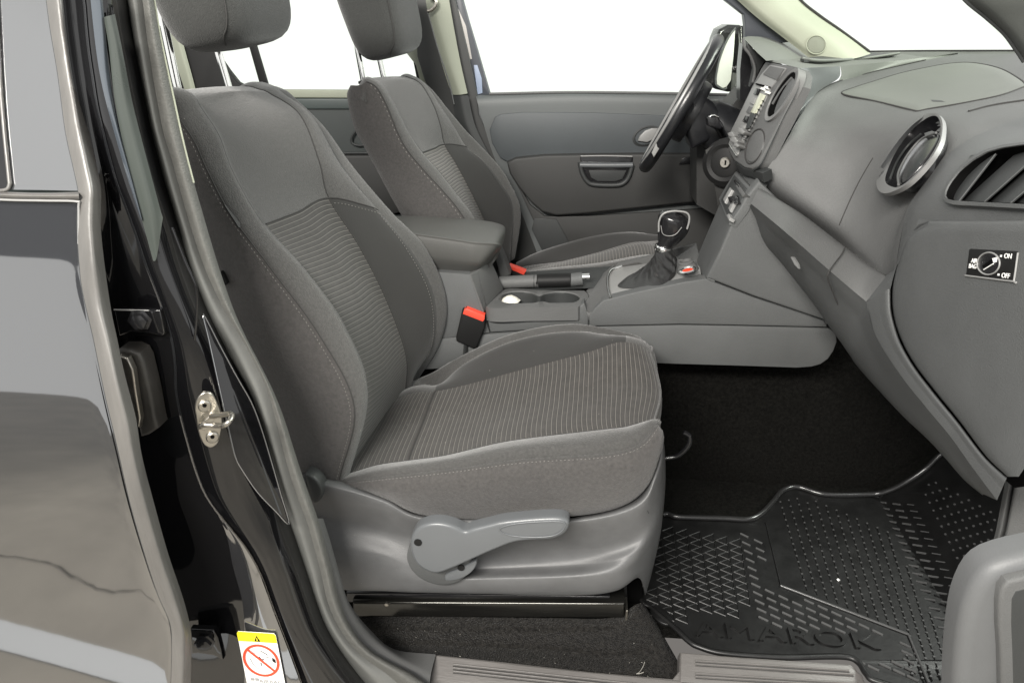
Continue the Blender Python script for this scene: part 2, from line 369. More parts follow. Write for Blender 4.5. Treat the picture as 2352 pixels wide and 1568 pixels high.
# ------------------------------------------------------------------ setting
def quad(name, pts, m, parent=None, sub=0):
    bm = bmesh.new(); bm.faces.new([bm.verts.new(Vector(p)) for p in pts]); return finish(name, bm, m, parent, False)
Z0 = -.06
def ring_plate(name, outer, inner, depth, nrm, m, parent=None, n=64, m_in=None, shrink=.9, lip=.002, back=None):
    """plate with a hole: outer and inner loops matched by angle, the hole has walls and a floor"""
    oc = sum(inner, Vector())/len(inner); nrm = nrm.normalized()
    a = nrm.cross(Vector((.31, .2, .9))).normalized(); b = nrm.cross(a)
    def byang(loop):
        L = []
        for p in evenly(loop+[loop[0]], 400)[:-1]:
            q = p-oc; L.append((math.atan2(q.dot(b), q.dot(a)), p))
        L.sort(key=lambda t: t[0]); out = []
        for k in range(n):
            t = -math.pi+2*math.pi*(k+.5)/n; out.append(min(L, key=lambda s: abs(math.atan2(math.sin(s[0]-t), math.cos(s[0]-t))))[1])
        return out
    O, I = byang(outer), byang(inner)
    bm = bmesh.new()
    loops = [[p-nrm*(back or depth*.5) for p in O], O, [p+(i-p)*.9+nrm*lip for p, i in zip(O, I)], I]
    wall = [[i-nrm*lip*2 for i in I], [oc+(i-oc)*(1-(1-shrink)*.3)-nrm*depth*.5 for i in I], [oc+(i-oc)*shrink-nrm*depth for i in I]]
    rings = [[bm.verts.new(p) for p in L] for L in loops+wall]
    for j, (A, Bq) in enumerate(zip(rings, rings[1:])):
        for k in range(n):
            f = bm.faces.new((A[k], A[(k+1) % n], Bq[(k+1) % n], Bq[k])); f.material_index = 1 if j >= 3 and m_in else 0
    f = bm.faces.new(rings[-1]); f.material_index = 1 if m_in else 0
    return finish(name, bm, [m, m_in] if m_in else m, parent, True, 40)
tag(quad('ground', [(-9, -9, -.6), (6, -9, -.6), (6, -.7, -.6), (-9, -.7, -.6)], concrete), kind='structure')
tag(quad('painted_line', [(-9, -3.0, -.596), (6, -.2, -.596), (6, -.29, -.596), (-9, -3.09, -.596)], wall_m), kind='structure')
tag(quad('wall', [(-9, -6.6, 2.05), (6, -6.6, 2.05), (6, -6.6, 3.6), (-9, -6.6, 3.6)], reflected_band), kind='structure')  # unseen panel added so the door paint reflects a dark band
rc = random.Random(5); bm = bmesh.new(); px_, py_ = -3.4, -2.05; pv = None
while px_ < .5:
    w_ = .0008+.002*rc.random(); cur = (bm.verts.new((px_, py_-w_, -.595)), bm.verts.new((px_, py_+w_, -.595)))
    if pv: bm.faces.new((pv[0], cur[0], cur[1], pv[1]))
    pv = cur; px_ += .01+.035*rc.random(); py_ += rc.uniform(-.012, .0165)
tag(finish('ground_crack', bm, void_m, None, False), kind='structure')
car = thing('car', 'black pickup body with its front door open, doors and pillars round the cabin', 'car', (0, 0, -.5))
def demote(t, main, name, label):
    """a body section: its main mesh becomes a part of the car, everything else on it a sub-part"""
    kids = []
    def walk(o):
        for c in list(o.children): kids.append(c); walk(c)
    walk(t); m = [k for k in kids if k.name.split('.')[0] == main][0]
    for k in kids:
        k.parent = None; k.location = (0, 0, 0)
    m.name = name; m['label'] = label; m.parent = car; m.location = -Vector(car.location)
    for k in kids:
        if k is not m: k.parent = m; k.location = (0, 0, 0)
    bpy.data.objects.remove(t)
# ------------------------------------------------------------------ seats
def ys(Y, *uv): return [y(u, v, Y) for u, v in uv]
def soft_box(name, c, h, m, parent, tilt=0, p=4.5, taper=0, n=10, pinch=0, yaw=0):
    bm = bmesh.new(); bmesh.ops.create_cube(bm, size=2); bmesh.ops.subdivide_edges(bm, edges=bm.edges[:], cuts=n, use_grid_fill=True)
    rot = Matrix.Rotation(yaw, 3, 'Z') @ Matrix.Rotation(tilt, 3, 'Y')
    for v_ in bm.verts:
        q = v_.co; L = (abs(q.x)**p+abs(q.y)**p+abs(q.z)**p)**(1/p); q = q/L
        k = 1+taper*q.z
        v_.co = Vector(c)+rot @ Vector((q.x*h[0]*k, q.y*h[1]*(1+pinch*q.z), q.z*h[2]))
    return finish(name, bm, m, parent)
def sb_point(c, h, q, tilt=0, p=4.5, taper=0, pinch=0, yaw=0, g=1.004):
    L = (abs(q[0])**p+abs(q[1])**p+abs(q[2])**p)**(1/p); q = Vector(q)/L
    return Vector(c)+Matrix.Rotation(yaw, 3, 'Z') @ Matrix.Rotation(tilt, 3, 'Y') @ Vector((q.x*h[0]*(1+taper*q.z)*g, q.y*h[1]*(1+pinch*q.z)*g, q.z*h[2]*g))
def headrest(root, c, h, tilt, posts, taper=.12, pinch=-.03, pr=.0065):
    hd = soft_box('headrest', c, h, headrest_m, root, tilt, 4.2, taper, pinch=pinch)
    path = [sb_point(c, h, q, tilt, 4.2, taper, pinch) for q in [(.70, -1, 1), (.72, -1, .5), (.72, -1, 0), (.70, -1, -.5), (.6, -1, -.8), (.4, -.98, -1), (.2, -.7, -1)]]
    tube('seam', path, .0012, seam_m, hd)
    for a, b in posts:
        d = (b-a).normalized(); tube('headrest_post', [a-d*.03, b+d*.012], pr, chrome, hd, seg=16)
        lathe('post_sleeve', b-d*.002, (a-b), [(pr*1.9, -.004), (pr*1.9, .002), (pr*1.4, .004)], black_matt, root, 20)
    return hd
# ---- passenger seat
seat = thing('car_seat', 'large grey cloth passenger seat nearest the open door, with ribbed insert and recline lever', 'car seat', (-.05, -.37, .02), group='front seats')
B = [
 ys(-.57, (385, 226), (383, 240), (395, 320), (415, 400), (445, 500), (490, 620), (560, 800), (630, 960), (672, 1078)),
 ys(-.60, (398, 222), (413, 272), (447, 326), (478, 395), (530, 492), (625, 620), (735, 771), (814, 935), (780, 1100)),
 ys(-.565, (440, 217), (462, 250), (502, 312), (536, 400), (605, 517), (700, 622), (790, 750), (843, 902), (797, 1100)),
 ys(-.52, (447, 216), (470, 250), (509, 312), (542, 398), (610, 515), (702, 620), (791, 748), (842, 900), (800, 1098)),
 ys(-.38, (530, 207), (545, 224), (595, 292), (635, 387), (683, 487), (765, 597), (838, 722), (884, 870), (862, 1004)),
 ys(-.24, (595, 206), (622, 217), (690, 266), (733, 372), (755, 455), (826, 567), (888, 690), (932, 815), (931, 902)),
 ys(-.17, (632, 207), (652, 226), (722, 292), (785, 388), (868, 484), (948, 580), (998, 685), (992, 790), (937, 862)),
 ys(-.13, (645, 210), (676, 232), (742, 298), (806, 385), (893, 490), (973, 570), (1018, 690), (1002, 790), (944, 890)),
]
B.append([p+Vector((-.10, .012, -.02)) for p in B[-1]])
B = [[c[0]+Vector((-.09, 0, -.03)), c[0]+Vector((-.035, 0, .004))]+c for c in B]
GB = Grid(B, nr=8, nc=8, bulge=[.012, .006, 0, 0, 0, .010, .003, 0], breaks=(1,))
rb = 6*8
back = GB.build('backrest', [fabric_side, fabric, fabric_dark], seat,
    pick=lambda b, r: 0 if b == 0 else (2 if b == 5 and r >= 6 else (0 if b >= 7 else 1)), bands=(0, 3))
GB.build('centre_panel', fabric_top, back, bands=(3, 5), rowr=(0, rb))
GB.build('ribbed_insert', striped, back, bands=(3, 5), rowr=(rb, GB.rows-1))
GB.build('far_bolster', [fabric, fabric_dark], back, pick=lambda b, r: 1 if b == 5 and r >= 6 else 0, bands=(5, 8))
tube('seam', GB.col(1, 16, off=.0006), .0013, seam_m, back, raw=True)
stitches('stitching', GB.col(1, 18, off=.0012, side=-1), thread, back)
tube('seam', GB.col(2, 20, rb, off=.0004), .001, seam_m, back, raw=True)
tube('seam', GB.col(5, 8, off=.0006), .0012, seam_m, back, raw=True)
tube('seam', GB.row(rb, 24, 48, off=.0008), .0013, seam_m, back, raw=True)
stitches('stitching', GB.col(6, rb, off=.0012, side=-2), thread, back)
stitches('stitching', GB.row(rb+1, 41, 48, off=.001), thread, back)
tube('seam', GB.col(7, 10, GB.rows-1, off=.0002), .001, seam_m, back, raw=True)
pt = Plane(y(515, 470, -.61), y(552, 523, -.61), y(560, 520, -.60))
prism('fabric_tag', [y(515, 470, -.612), y(549, 523, -.612), y(553, 521, -.609), y(551, 512, -.607), y(520, 472, -.607)], .003, black_matt, back)
prism('side_hook', [y(505, 625, -.60), y(512, 632, -.60), y(521, 652, -.60), y(515, 658, -.60), y(505, 650, -.60)], .012, black_matt, back, .002)
p0, p1 = (y(378, 60, -.46), y(413, 226, -.46)), (y(484, 60, -.31), y(530, 216, -.31))
hc = y(505, -52, -.40)
headrest(seat, hc, (.085, .14, .118), R(-12), [p0, p1], pr=.0068)
C = [
 [y(823, 1112, -.585), y(898, 1148, -.60), y(965, 1181, -.605), y(1083, 1192, -.61), y(1251, 1190, -.61), y(1400, 1172, -.605), y(1475, 1130, -.59), y(1500, 1055, -.56), y(1495, 1075, -.50)],
 [y(800, 1108, -.60), y(882, 1097, -.617), y(949, 1089, -.622), y(1050, 1077, -.625), y(1200, 1056, -.625), y(1400, 1042, -.62), y(1475, 1016, -.60), y(1510, 978, -.56), y(1500, 1060, -.50)],
 [y(785, 1092, -.56), y(865, 1068, -.56), y(939, 1057, -.56), y(1026, 1045, -.56), y(1167, 1013, -.56), y(1350, 990, -.56), y(1430, 981, -.56), y(1500, 972, -.52), y(1500, 1050, -.48)],
 [y(840, 1000, -.41), y(905, 980, -.41), y(972, 970, -.41), y(1050, 957, -.41), y(1182, 928, -.41), y(1350, 897, -.41), y(1432, 883, -.41), y(1516, 900, -.41), y(1510, 1000, -.41)],
 [y(885, 928, -.29), y(945, 903, -.29), y(1000, 898, -.29), y(1078, 881, -.29), y(1195, 849, -.29), y(1350, 808, -.29), y(1429, 785, -.29), y(1494, 812, -.29), y(1510, 900, -.29)],
 [y(940, 892, -.21), y(975, 888, -.20), y(1012, 886, -.20), y(1072, 833, -.19), y(1184, 782, -.19), y(1318, 762, -.19), y(1429, 783, -.20), y(1484, 800, -.23), y(1500, 880, -.23)],
 [y(940, 884, -.17), y(960, 874, -.16), y(996, 856, -.16), y(1056, 825, -.16), y(1175, 775, -.16), y(1310, 751, -.16), y(1425, 766, -.17), y(1474, 790, -.19), y(1490, 870, -.19)],
]
C.append([p+Vector((0, .012, -.10)) for p in C[-1]])
C = [[c[0]+Vector((-.09, 0, -.03))]+c for c in C]
GC = Grid(C, nr=9, nc=8, bulge=[.014, .008, 0, 0, .008, .003, 0])
cu = GC.build('cushion', [fabric_side, fabric], seat, pick=lambda b, r: 0 if b == 0 else 1, bands=(0, 2))
GC.build('ribbed_insert', striped_seat, cu, bands=(2, 4))
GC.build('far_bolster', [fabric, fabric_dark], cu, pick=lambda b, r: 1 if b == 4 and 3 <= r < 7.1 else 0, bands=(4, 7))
tube('welt', GC.col(1, 9, 9*8+4, off=.0008), .0026, fabric, cu, raw=True)
tube('welt_front', [GC.G[72][c]+GC.N[72][c]*.001 for c in range(8, 49)], .0022, fabric, cu, raw=True)
stitches('stitching', GC.col(1, 12, 70, off=.002, side=-1), thread, cu)
tube('seam', GC.col(2, 9, 68, off=.0004), .001, seam_m, cu, raw=True)
tube('seam', GC.row(27, 16, 32, off=-.0004), .0022, seam_m, cu, raw=True)
stitches('stitching', GC.col(5, 27, 64, off=.0012, side=-1), thread, cu)
tube('seam', GC.col(4, 27, 64, off=.0004), .0009, seam_m, cu, raw=True)
# plastic side trim
T = [
 [y(696, 1083, -.585), y(788, 1103, -.585), y(898, 1147, -.59), y(962, 1180, -.597), y(1100, 1193, -.60), y(1318, 1188, -.60), y(1455, 1148, -.585), y(1500, 1075, -.56), y(1517, 1000, -.50), y(1515, 1000, -.40)],
 [y(696, 1106, -.632), y(788, 1124, -.632), y(882, 1153, -.635), y(962, 1190, -.64), y(1100, 1200, -.64), y(1318, 1199, -.638), y(1462, 1165, -.62), y(1508, 1095, -.585), y(1526, 1030, -.52), y(1520, 1040, -.40)],
 [y(708, 1180, -.622), y(788, 1195, -.619), y(882, 1220, -.618), y(962, 1240, -.622), y(1100, 1268, -.615), y(1318, 1262, -.614), y(1440, 1245, -.615), y(1500, 1190, -.59), y(1528, 1110, -.52), y(1520, 1120, -.40)],
 [y(730, 1255, -.645), y(795, 1262, -.645), y(882, 1275, -.645), y(962, 1305, -.645), y(1100, 1305, -.618), y(1318, 1296, -.622), y(1435, 1280, -.635), y(1492, 1240, -.60), y(1520, 1200, -.52), y(1515, 1200, -.40)],
 [y(750, 1310, -.652), y(800, 1312, -.652), y(882, 1320, -.652), y(962, 1336, -.652), y(1100, 1330, -.652), y(1318, 1325, -.655), y(1425, 1312, -.648), y(1480, 1285, -.60), y(1508, 1265, -.52), y(1505, 1270, -.40)],
 [y(765, 1352, -.64), y(805, 1355, -.64), y(882, 1357, -.64), y(962, 1360, -.64), y(1117, 1363, -.64), y(1318, 1367, -.64), y(1415, 1356, -.637), y(1466, 1326, -.60), y(1482, 1362, -.52), y(1480, 1365, -.40)],
]
T.append([p+Vector((-.0, .05, .01)) for p in T[-1]])
GT = Grid(T, nr=8, nc=7)
st = GT.build('side_trim', seat_trim_m, seat)
tube('trim_joint', [y(1460, 1149, -.60), y(1478, 1160, -.61), y(1490, 1178, -.603)], .0008, seam_m, st)
# recline lever
pl = lambda u, v, Y=-.70: y(u, v, Y)
hub = y(1013, 1262, -.66)
lathe('lever_base', y(1013, 1268, -.645), Vector((0, -1, 0)), [(.064, -.02), (.064, .02), (.058, .024)], plastic, st, 48)
lv = prism('recline_lever', [pl(*p) for p in [(942, 1262), (944, 1235), (957, 1215), (978, 1205), (1005, 1202), (1030, 1206), (1050, 1213), (1068, 1221), (1085, 1216), (1117, 1208), (1150, 1200), (1190, 1195), (1240, 1191), (1280, 1190), (1300, 1194), (1308, 1202), (1303, 1219), (1288, 1232), (1262, 1240), (1220, 1242), (1180, 1247), (1140, 1262), (1105, 1277), (1070, 1293), (1035, 1308), (1003, 1318), (975, 1310), (953, 1292)]], .028, plastic_smooth, seat, .009, 5, Vector((0, -1, 0)), curve=4)
tube('grip_rim', [pl(*p, -.7005) for p in [(1150, 1212), (1180, 1203), (1230, 1198), (1280, 1197), (1298, 1202), (1292, 1217), (1272, 1229), (1235, 1233), (1185, 1231), (1155, 1223)]], .0016, plastic_smooth, lv, closed=True)
prism('grip_dish', [pl(*p, -.7004) for p in [(1156, 1214), (1180, 1206), (1230, 1201), (1276, 1200), (1292, 1204), (1288, 1216), (1270, 1226), (1235, 1230), (1185, 1228), (1160, 1221)]], .001, plastic_smooth, lv, curve=3)
lathe('screw_hole', pl(960, 1245, -.7008), Vector((0, -1, 0)), [(.0075, -.001), (.0075, .0012), (.005, .0014)], black_matt, lv, 20)
prism('lever_foot', [y(u, v, -.672) for u, v in [(1025, 1318), (1060, 1303), (1092, 1288), (1092, 1302), (1078, 1318), (1055, 1330), (1025, 1334)]], .012, plastic_smooth, st, .003, curve=3)
lathe('screw_hole', y(1059, 1303, -.674), Vector((0, -1, 0)), [(.007, -.001), (.007, .001), (.005, .0012)], black_matt, st, 20)
# adjuster knob behind the seal
prism('height_knob', [y(u, v, -.645) for u, v in [(700, 1090), (722, 1098), (740, 1122), (738, 1145), (722, 1158), (712, 1145), (705, 1120)]], .03, plastic_dark, st, .006, curve=2)
# rails
for Y_, u0, v0, u1, v1, hh, nm in ((-.60, 795, 1372, 1401, 1380, 22, 'upper_rail'), (-.615, 808, 1400, 1436, 1403, 36, 'seat_rail')):
    prism(nm, [y(u0, v0-hh/2, Y_), y(u1, v1-hh/2, Y_), y(u1, v1+hh/2, Y_), y(u0, v0+hh/2, Y_)], .05, rail_m if nm == 'seat_rail' else black_gloss, seat, .008 if nm == 'seat_rail' else .003, 4)
lathe('rail_rivet', y(889, 1387, -.617), Vector((0, -1, 0)), [(.005, -.002), (.005, .002), (.003, .003)], steel, seat, 16)
box('rail_end', y(1438, 1398, -.60), (.004, .04, .03), steel, seat, .001)
prism('front_foot', [y(1400, 1362, -.56), y(1440, 1345, -.56), y(1442, 1392, -.56), y(1402, 1395, -.56)], .05, black_matt, seat, .004)
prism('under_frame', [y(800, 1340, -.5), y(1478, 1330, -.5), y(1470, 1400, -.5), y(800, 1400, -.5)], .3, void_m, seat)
tube('front_bar', [y(1528, 1052, -.30), y(1556, 1046, -.30), y(1580, 1024, -.30), y(1584, 1002, -.30), y(1570, 992, -.30)], .006, black_gloss, seat)
# ---- driver seat
seat2 = thing('car_seat', 'farther grey cloth driver seat beyond the armrest, below the far side window', 'car seat', (-.05, .37, .02), group='front seats')
B = [
 ys(.15, (806, 198), (797, 222), (813, 292), (835, 335), (868, 396), (899, 454), (925, 500), (960, 570), (1000, 650)),
 ys(.12, (842, 188), (866, 202), (890, 245), (912, 300), (936, 345), (980, 398), (1016, 437), (1062, 495), (1120, 600)),
 ys(.155, (858, 184), (882, 203), (909, 249), (936, 302), (969, 351), (1012, 400), (1050, 450), (1090, 504), (1140, 600)),
 ys(.20, (861, 183), (886, 203), (912, 249), (938, 302), (970, 351), (1013, 399), (1051, 448), (1091, 502), (1141, 600)),
 ys(.36, (905, 179), (925, 188), (955, 237), (980, 292), (997, 341), (1031, 387), (1066, 437), (1102, 504), (1150, 610)),
 ys(.50, (938, 179), (967, 195), (996, 244), (1012, 292), (1021, 332), (1048, 377), (1080, 437), (1112, 504), (1157, 610)),
 ys(.57, (948, 180), (977, 203), (1012, 250), (1043, 293), (1072, 339), (1113, 372), (1148, 418), (1179, 480), (1170, 600)),
 ys(.60, (953, 182), (988, 210), (1026, 255), (1063, 298), (1100, 335), (1132, 371), (1162, 415), (1190, 492), (1178, 590)),
]
B.append([p+Vector((-.10, .012, -.02)) for p in B[-1]])
B = [([c[0]+Vector((-.004, 0, -.05)), c[0]+Vector((-.004, 0, -.006))] if k < 2 else [c[0]+Vector((-.05, 0, -.03)), c[0]+Vector((-.022, 0, .001))])+c for k, c in enumerate(B)]
G2 = Grid(B, nr=7, nc=8, bulge=[.010, .006, 0, 0, 0, .008, .003, 0], breaks=(1,))
rb = 6*7
back2 = G2.build('backrest', [fabric_side, fabric], seat2, pick=lambda b, r: 0 if b == 0 else 1, bands=(0, 3))
G2.build('centre_panel', fabric_top, back2, bands=(3, 5), rowr=(0, rb))
G2.build('ribbed_insert', striped_far, back2, bands=(3, 5), rowr=(rb, G2.rows-1))
G2.build('far_bolster', [fabric, fabric_dark], back2, pick=lambda b, r: 1 if b == 5 and r >= 6 else 0, bands=(5, 8))
for j, r0 in ((1, 14), (2, 20), (5, 8)): tube('seam', G2.col(j, r0, off=.0006), .0016, seam_m, back2, raw=True)
tube('seam', G2.row(rb, 24, 48, off=.0008), .0015, seam_m, back2, raw=True)
stitches('stitching', G2.col(1, 18, off=.0012, side=-1), thread, back2, .012, .007, .0009)
stitches('stitching', G2.col(6, rb, off=.0012, side=-2), seam_m, back2)
headrest(seat2, y(879, 30, .37), (.083, .155, .115), R(-14), [(y(822, 120, .30), y(835, 190, .30)), (y(868, 120, .44), y(882, 184, .44))], pr=.0075)
C = [
 [y(1150, 680, .13), y(1210, 660, .13), y(1290, 655, .13), y(1380, 640, .13), y(1490, 620, .13), y(1540, 620, .15)],
 [y(1150, 655, .13), y(1205, 631, .13), y(1285, 625, .13), y(1370, 618, .13), y(1480, 596, .13), y(1530, 600, .15)],
 [y(1165, 640, .19), y(1212, 625, .19), y(1290, 613, .19), y(1372, 604, .19), y(1480, 585, .19), y(1530, 590, .19)],
 [y(1180, 625, .34), y(1222, 617, .34), y(1292, 602, .34), y(1372, 583, .34), y(1470, 558, .34), y(1525, 568, .34)],
 [y(1186, 617, .46), y(1224, 608, .46), y(1290, 600, .46), y(1365, 582, .46), y(1440, 561, .46), y(1515, 552, .46)],
 [y(1187, 610, .56), y(1235, 585, .56), y(1318, 556, .56), y(1386, 541, .56), y(1450, 538, .55), y(1510, 548, .52)],
]
C.append([p+Vector((0, .02, -.12)) for p in C[-1]])
G3 = Grid(C, nr=7, nc=7, bulge=[0, .004, .003, .003, .006, 0])
cu2 = G3.build('cushion', fabric, seat2, bands=(0, 2)); G3.build('ribbed_insert', striped_far, cu2, bands=(2, 4))
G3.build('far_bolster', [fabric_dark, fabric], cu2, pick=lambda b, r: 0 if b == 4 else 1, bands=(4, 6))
tube('seam', G3.col(4, 3, 33, off=.001), .0014, seam_m, cu2, raw=True)
# ---- belt buckles
def buckle(label, Y, body, top, stalk, rim):
    t = thing('seatbelt_buckle', label, 'seatbelt buckle', y(*body[3], Y), 'red-topped belt buckles')
    if body: prism('housing', [y(u, v, Y) for u, v in body], .028, black_matt, t, .004)
    prism('release_button', [y(a, b, Y-.0015) for a, b in top], .02, red_m, t, .0015, normal=Vector((0, -1, 0)))
    if stalk: tube('stalk', [y(u, v, Y+.012) for u, v in stalk], .011, plastic_dark, t, flat=.5)
    return t
t = buckle('black seatbelt buckle with red button standing between the near seat cushion and the console', -.15, [(1061, 713), (1070, 709), (1114, 727), (1114, 752), (1095, 800), (1090, 802), (1048, 784), (1047, 775)], [(1063, 721), (1066, 711), (1072, 709), (1113, 725), (1113, 733), (1109, 739)], [(1070, 790), (1066, 850)], None)
buckle('small seatbelt buckle with pinkish red button lying by the driver seat cushion behind the handbrake', .11, [(1166, 612), (1204, 626), (1204, 640), (1166, 636)], [(1168, 617), (1170, 609), (1176, 611), (1208, 623), (1203, 632)], None, None)
# cabin floor
fl = quad('floor', [(-1.5, -.595, Z0-.004), (.86, -.595, Z0-.004), (.86, .75, Z0-.004), (-1.5, .75, Z0-.004)], carpet); tag(fl, kind='structure')
TOE = Plane((.85, 0, Z0), (.85, -1, Z0), (1.25, 0, Z0+.42))
fw = quad('footwell_wall', [(.85, -.80, Z0-.006), (.85, .75, Z0-.006), (1.5, .75, Z0+.676), (1.5, -.80, Z0+.676)], carpet); tag(fw, kind='structure')
tn = quad('tunnel_side', [(-1.2, .0, Z0-.01), (1.3, .0, Z0-.01), (1.3, -.005, .5), (-1.2, -.005, .5)], carpet); tag(tn, kind='structure')
# carpet over the seat rail mount
K = [
 [y(820, 1412, -.60), y(1000, 1415, -.60), y(1250, 1418, -.60), y(1400, 1418, -.60), y(1460, 1388, -.60), y(1478, 1386, -.56), y(1470, 1400, -.45)],
 [y(840, 1440, -.625), y(1000, 1445, -.625), y(1250, 1447, -.625), y(1400, 1445, -.625), y(1475, 1412, -.615), y(1500, 1418, -.57), y(1500, 1430, -.47)],
 [y(870, 1478, -.64), y(1000, 1482, -.64), y(1250, 1490, -.64), y(1400, 1500, -.635), y(1500, 1480, -.62), y(1534, 1478, -.585), y(1530, 1490, -.50)],
 [y(880, 1510, -.688), y(1000, 1515, -.688), y(1250, 1532, -.688), y(1400, 1546, -.685), y(1510, 1552, -.67), y(1562, 1532, -.635), y(1550, 1530, -.54)],
 [y(880, 1560, -.70), y(1000, 1570, -.70), y(1250, 1575, -.70), y(1400, 1590, -.70), y(1510, 1590, -.695), y(1568, 1570, -.66), y(1555, 1560, -.56)],
]
GK = Grid(K, nr=8, nc=6)
ck = GK.build('carpet_step', carpet_lit); tag(ck, 'black carpet hump under the near seat rail with bits of lint', 'carpet')
rl = random.Random(3); bm = bmesh.new()
for i in range(26):
    p = y(rl.uniform(870, 1540), rl.uniform(1425, 1520), -.647) ; d = Vector((rl.uniform(-1, 1), 0, rl.uniform(-1, 1)))*.003
    r_ = rl.randrange(GK.rows-16); c_ = rl.randrange(6, 24); p = GK.G[r_][c_]+GK.N[r_][c_]*.002
    add_tube(bm, [p, p+d*rl.random()], .0007, 4)
q = GK.G[28][17]+GK.N[28][17]*.003
add_tube(bm, spline([q, q+Vector((.006, 0, .006)), q+Vector((.012, 0, .022)), q+Vector((.014, 0, .034))], 5), .0006, 4)
add_tube(bm, spline([q, q+Vector((.008, 0, .002)), q+Vector((.014, 0, .006))], 5), .0008, 4)
tag(finish('lint', bm, lint, ck), kind='stuff')
# ---- rubber floor mat: surface made of floor plane and toe board plane
ZM = Z0+.006
def M(u, v, off=0):
    p = z(u, v, ZM+off)
    if p.x <= .85: return p
    return TOE(u, v, .006+off)
c9 = lambda a, b: (1561.7+a*.336, 1041.5+b*.336)
mt = thing('floor_mat', 'black ribbed rubber floor mat with raised lettering in the passenger footwell', 'floor mat', M(1750, 1350))
edge = [(1470, 1250), (1523, 1187), (1562, 1191), (1663, 1194), (1720, 1196), (1750, 1183), (1777, 1156), (1800, 1130), (1835, 1122), (1898, 1139), (1998, 1139), (2042, 1131), (2086, 1109), (2126, 1082), (2175, 1042), (2240, 1060), (2340, 1180), (2330, 1300), (2280, 1450), (2230, 1530), (2140, 1590), (2015, 1568), (1988, 1549), (1972, 1525), (1948, 1512), (1898, 1510), (1797, 1512), (1663, 1503), (1605, 1488), (1582, 1475), (1555, 1450), (1527, 1425), (1497, 1400), (1470, 1370)]
# two sheets (floor part and toe board part)
bm = bmesh.new()
poly = [M(u, v) for u, v in edge]
fp = []; tp = []
P3 = spline(poly, 6, True)
for i, p in enumerate(P3):
    q = P3[(i+1) % len(P3)]
    a, b = p.x <= .85, q.x <= .85
    (fp if a else tp).append(p.copy())
    if a != b:
        t = (.85-p.x)/(q.x-p.x); c = p.lerp(q, t); c.x = .85; c.z = ZM+.0002; fp.append(c.copy()); tp.append(c.copy())
for L in (fp, tp):
    top = [bm.verts.new(p) for p in L]; f = bm.faces.new(top)
bmesh.ops.triangulate(bm, faces=bm.faces[:])
bmesh.ops.recalc_face_normals(bm, faces=bm.faces[:])
for f in bm.faces:
    if f.normal.z < 0: f.normal_flip()
finish('mat_sheet', bm, rubber, mt, False, fix=False)
tube('rim', [p+Vector((-.003, 0, .006)) for p in P3[6:90]], .007, rim_m, mt, raw=True, seg=12)
tube('rim', [p+Vector((0, 0, .004)) for p in P3[120:198]], .006, rubber, mt, raw=True, seg=8)
# ridge lines
def lerp2(a, b, t): return (a[0]+(b[0]-a[0])*t, a[1]+(b[1]-a[1])*t)
bmr = bmesh.new(); bmd = bmesh.new(); bmg = bmesh.new()
def bar(bm, a, b, r=.0022, raise_=.0012): add_tube(bm, [M(*a)+Vector((0, 0, raise_)), M(*b)+Vector((0, 0, raise_))], r, 6)
def even3(a, b, n):          # n image places whose floor points are evenly spaced
    A, B_ = M(*a), M(*b); out = []
    for k in range(n):
        out.append(A.lerp(B_, k/(n-1)))
    return out
def bar3(bm, p, d, L, r=.0022):
    add_tube(bm, [p-d*L/2+Vector((0, 0, .001)), p+d*L/2+Vector((0, 0, .001))], r, 6)
# raised frame line of the centre field
tube('ridge_line', [M(*c9(688, 905))+Vector((0, 0, .002)), M(*c9(1560, 1238))+Vector((0, 0, .002)), M(*c9(1700, 1568))+Vector((0, 0, .001))], .003, rubber_ridge, mt, raw=True)
tube('ridge_line', [M(*c9(585, 470))+Vector((0, 0, .0005)), M(*c9(690, 905))+Vector((0, 0, .0005))], .0015, rubber, mt, raw=True)
# column of dashes at the toe board crease
A = even3(c9(1385, 335), c9(1870, 1330), 19); Bc = even3(c9(1480, 347), c9(1990, 1345), 19); Cc = even3(c9(1575, 350), c9(2110, 1360), 19)
for L in (A, Bc, Cc):
    for k, p in enumerate(L):
        d = (Bc[k]-A[k]).normalized(); bar3(bmr if L is not Cc else bmd, p, d, .022 if L is not Cc else .02, .0026 if L is not Cc else .0015)
# left field of dashes, slanted
for j in range(12):
    for k in range(14):
        u_, v_ = 440+j*98+k*13-(j*4), 560+j*42+k*57+ (0)
        cu_, cv_ = u_, v_
        if cv_ > 1560 or cu_ > 1640: continue
        # keep outside the centre field
        lim = 905+(cu_-690)*.385
        if cu_ > 570 and cv_ < lim+30 and cu_ < 1640: continue
        if cv_ < 560 or cv_ > 1395+max(0, cu_-1150)*.42: continue
        if 1150+(cu_-100)*.075 < cv_ < 1345+(cu_-100)*.06 and cu_ < 1490: continue
        p = M(*c9(cu_, cv_)); q = M(*c9(cu_+70, cv_+33)); d = (q-p).normalized()
        bar3(bmr, p, d, .021, .0028)
# left field of triangles
for j in range(-7, 6):
    for k in range(13):
        u_, v_ = 60+j*92+k*8, 560+k*50+j*16
        if u_ > 400 or v_ > (1085+u_*.05 if u_ > 20 else 1180) or v_ < 480: continue
        a, b, c = (u_, v_), (u_+78, v_+33), (u_+78, v_-28)
        if c9(*a)[0] < 1480+ (c9(*a)[1]-1300)*0: continue
        add_tube(bmg, [M(*c9(*a)), M(*c9(*b)), M(*c9(*c)), M(*c9(*a))], .0018, 5)
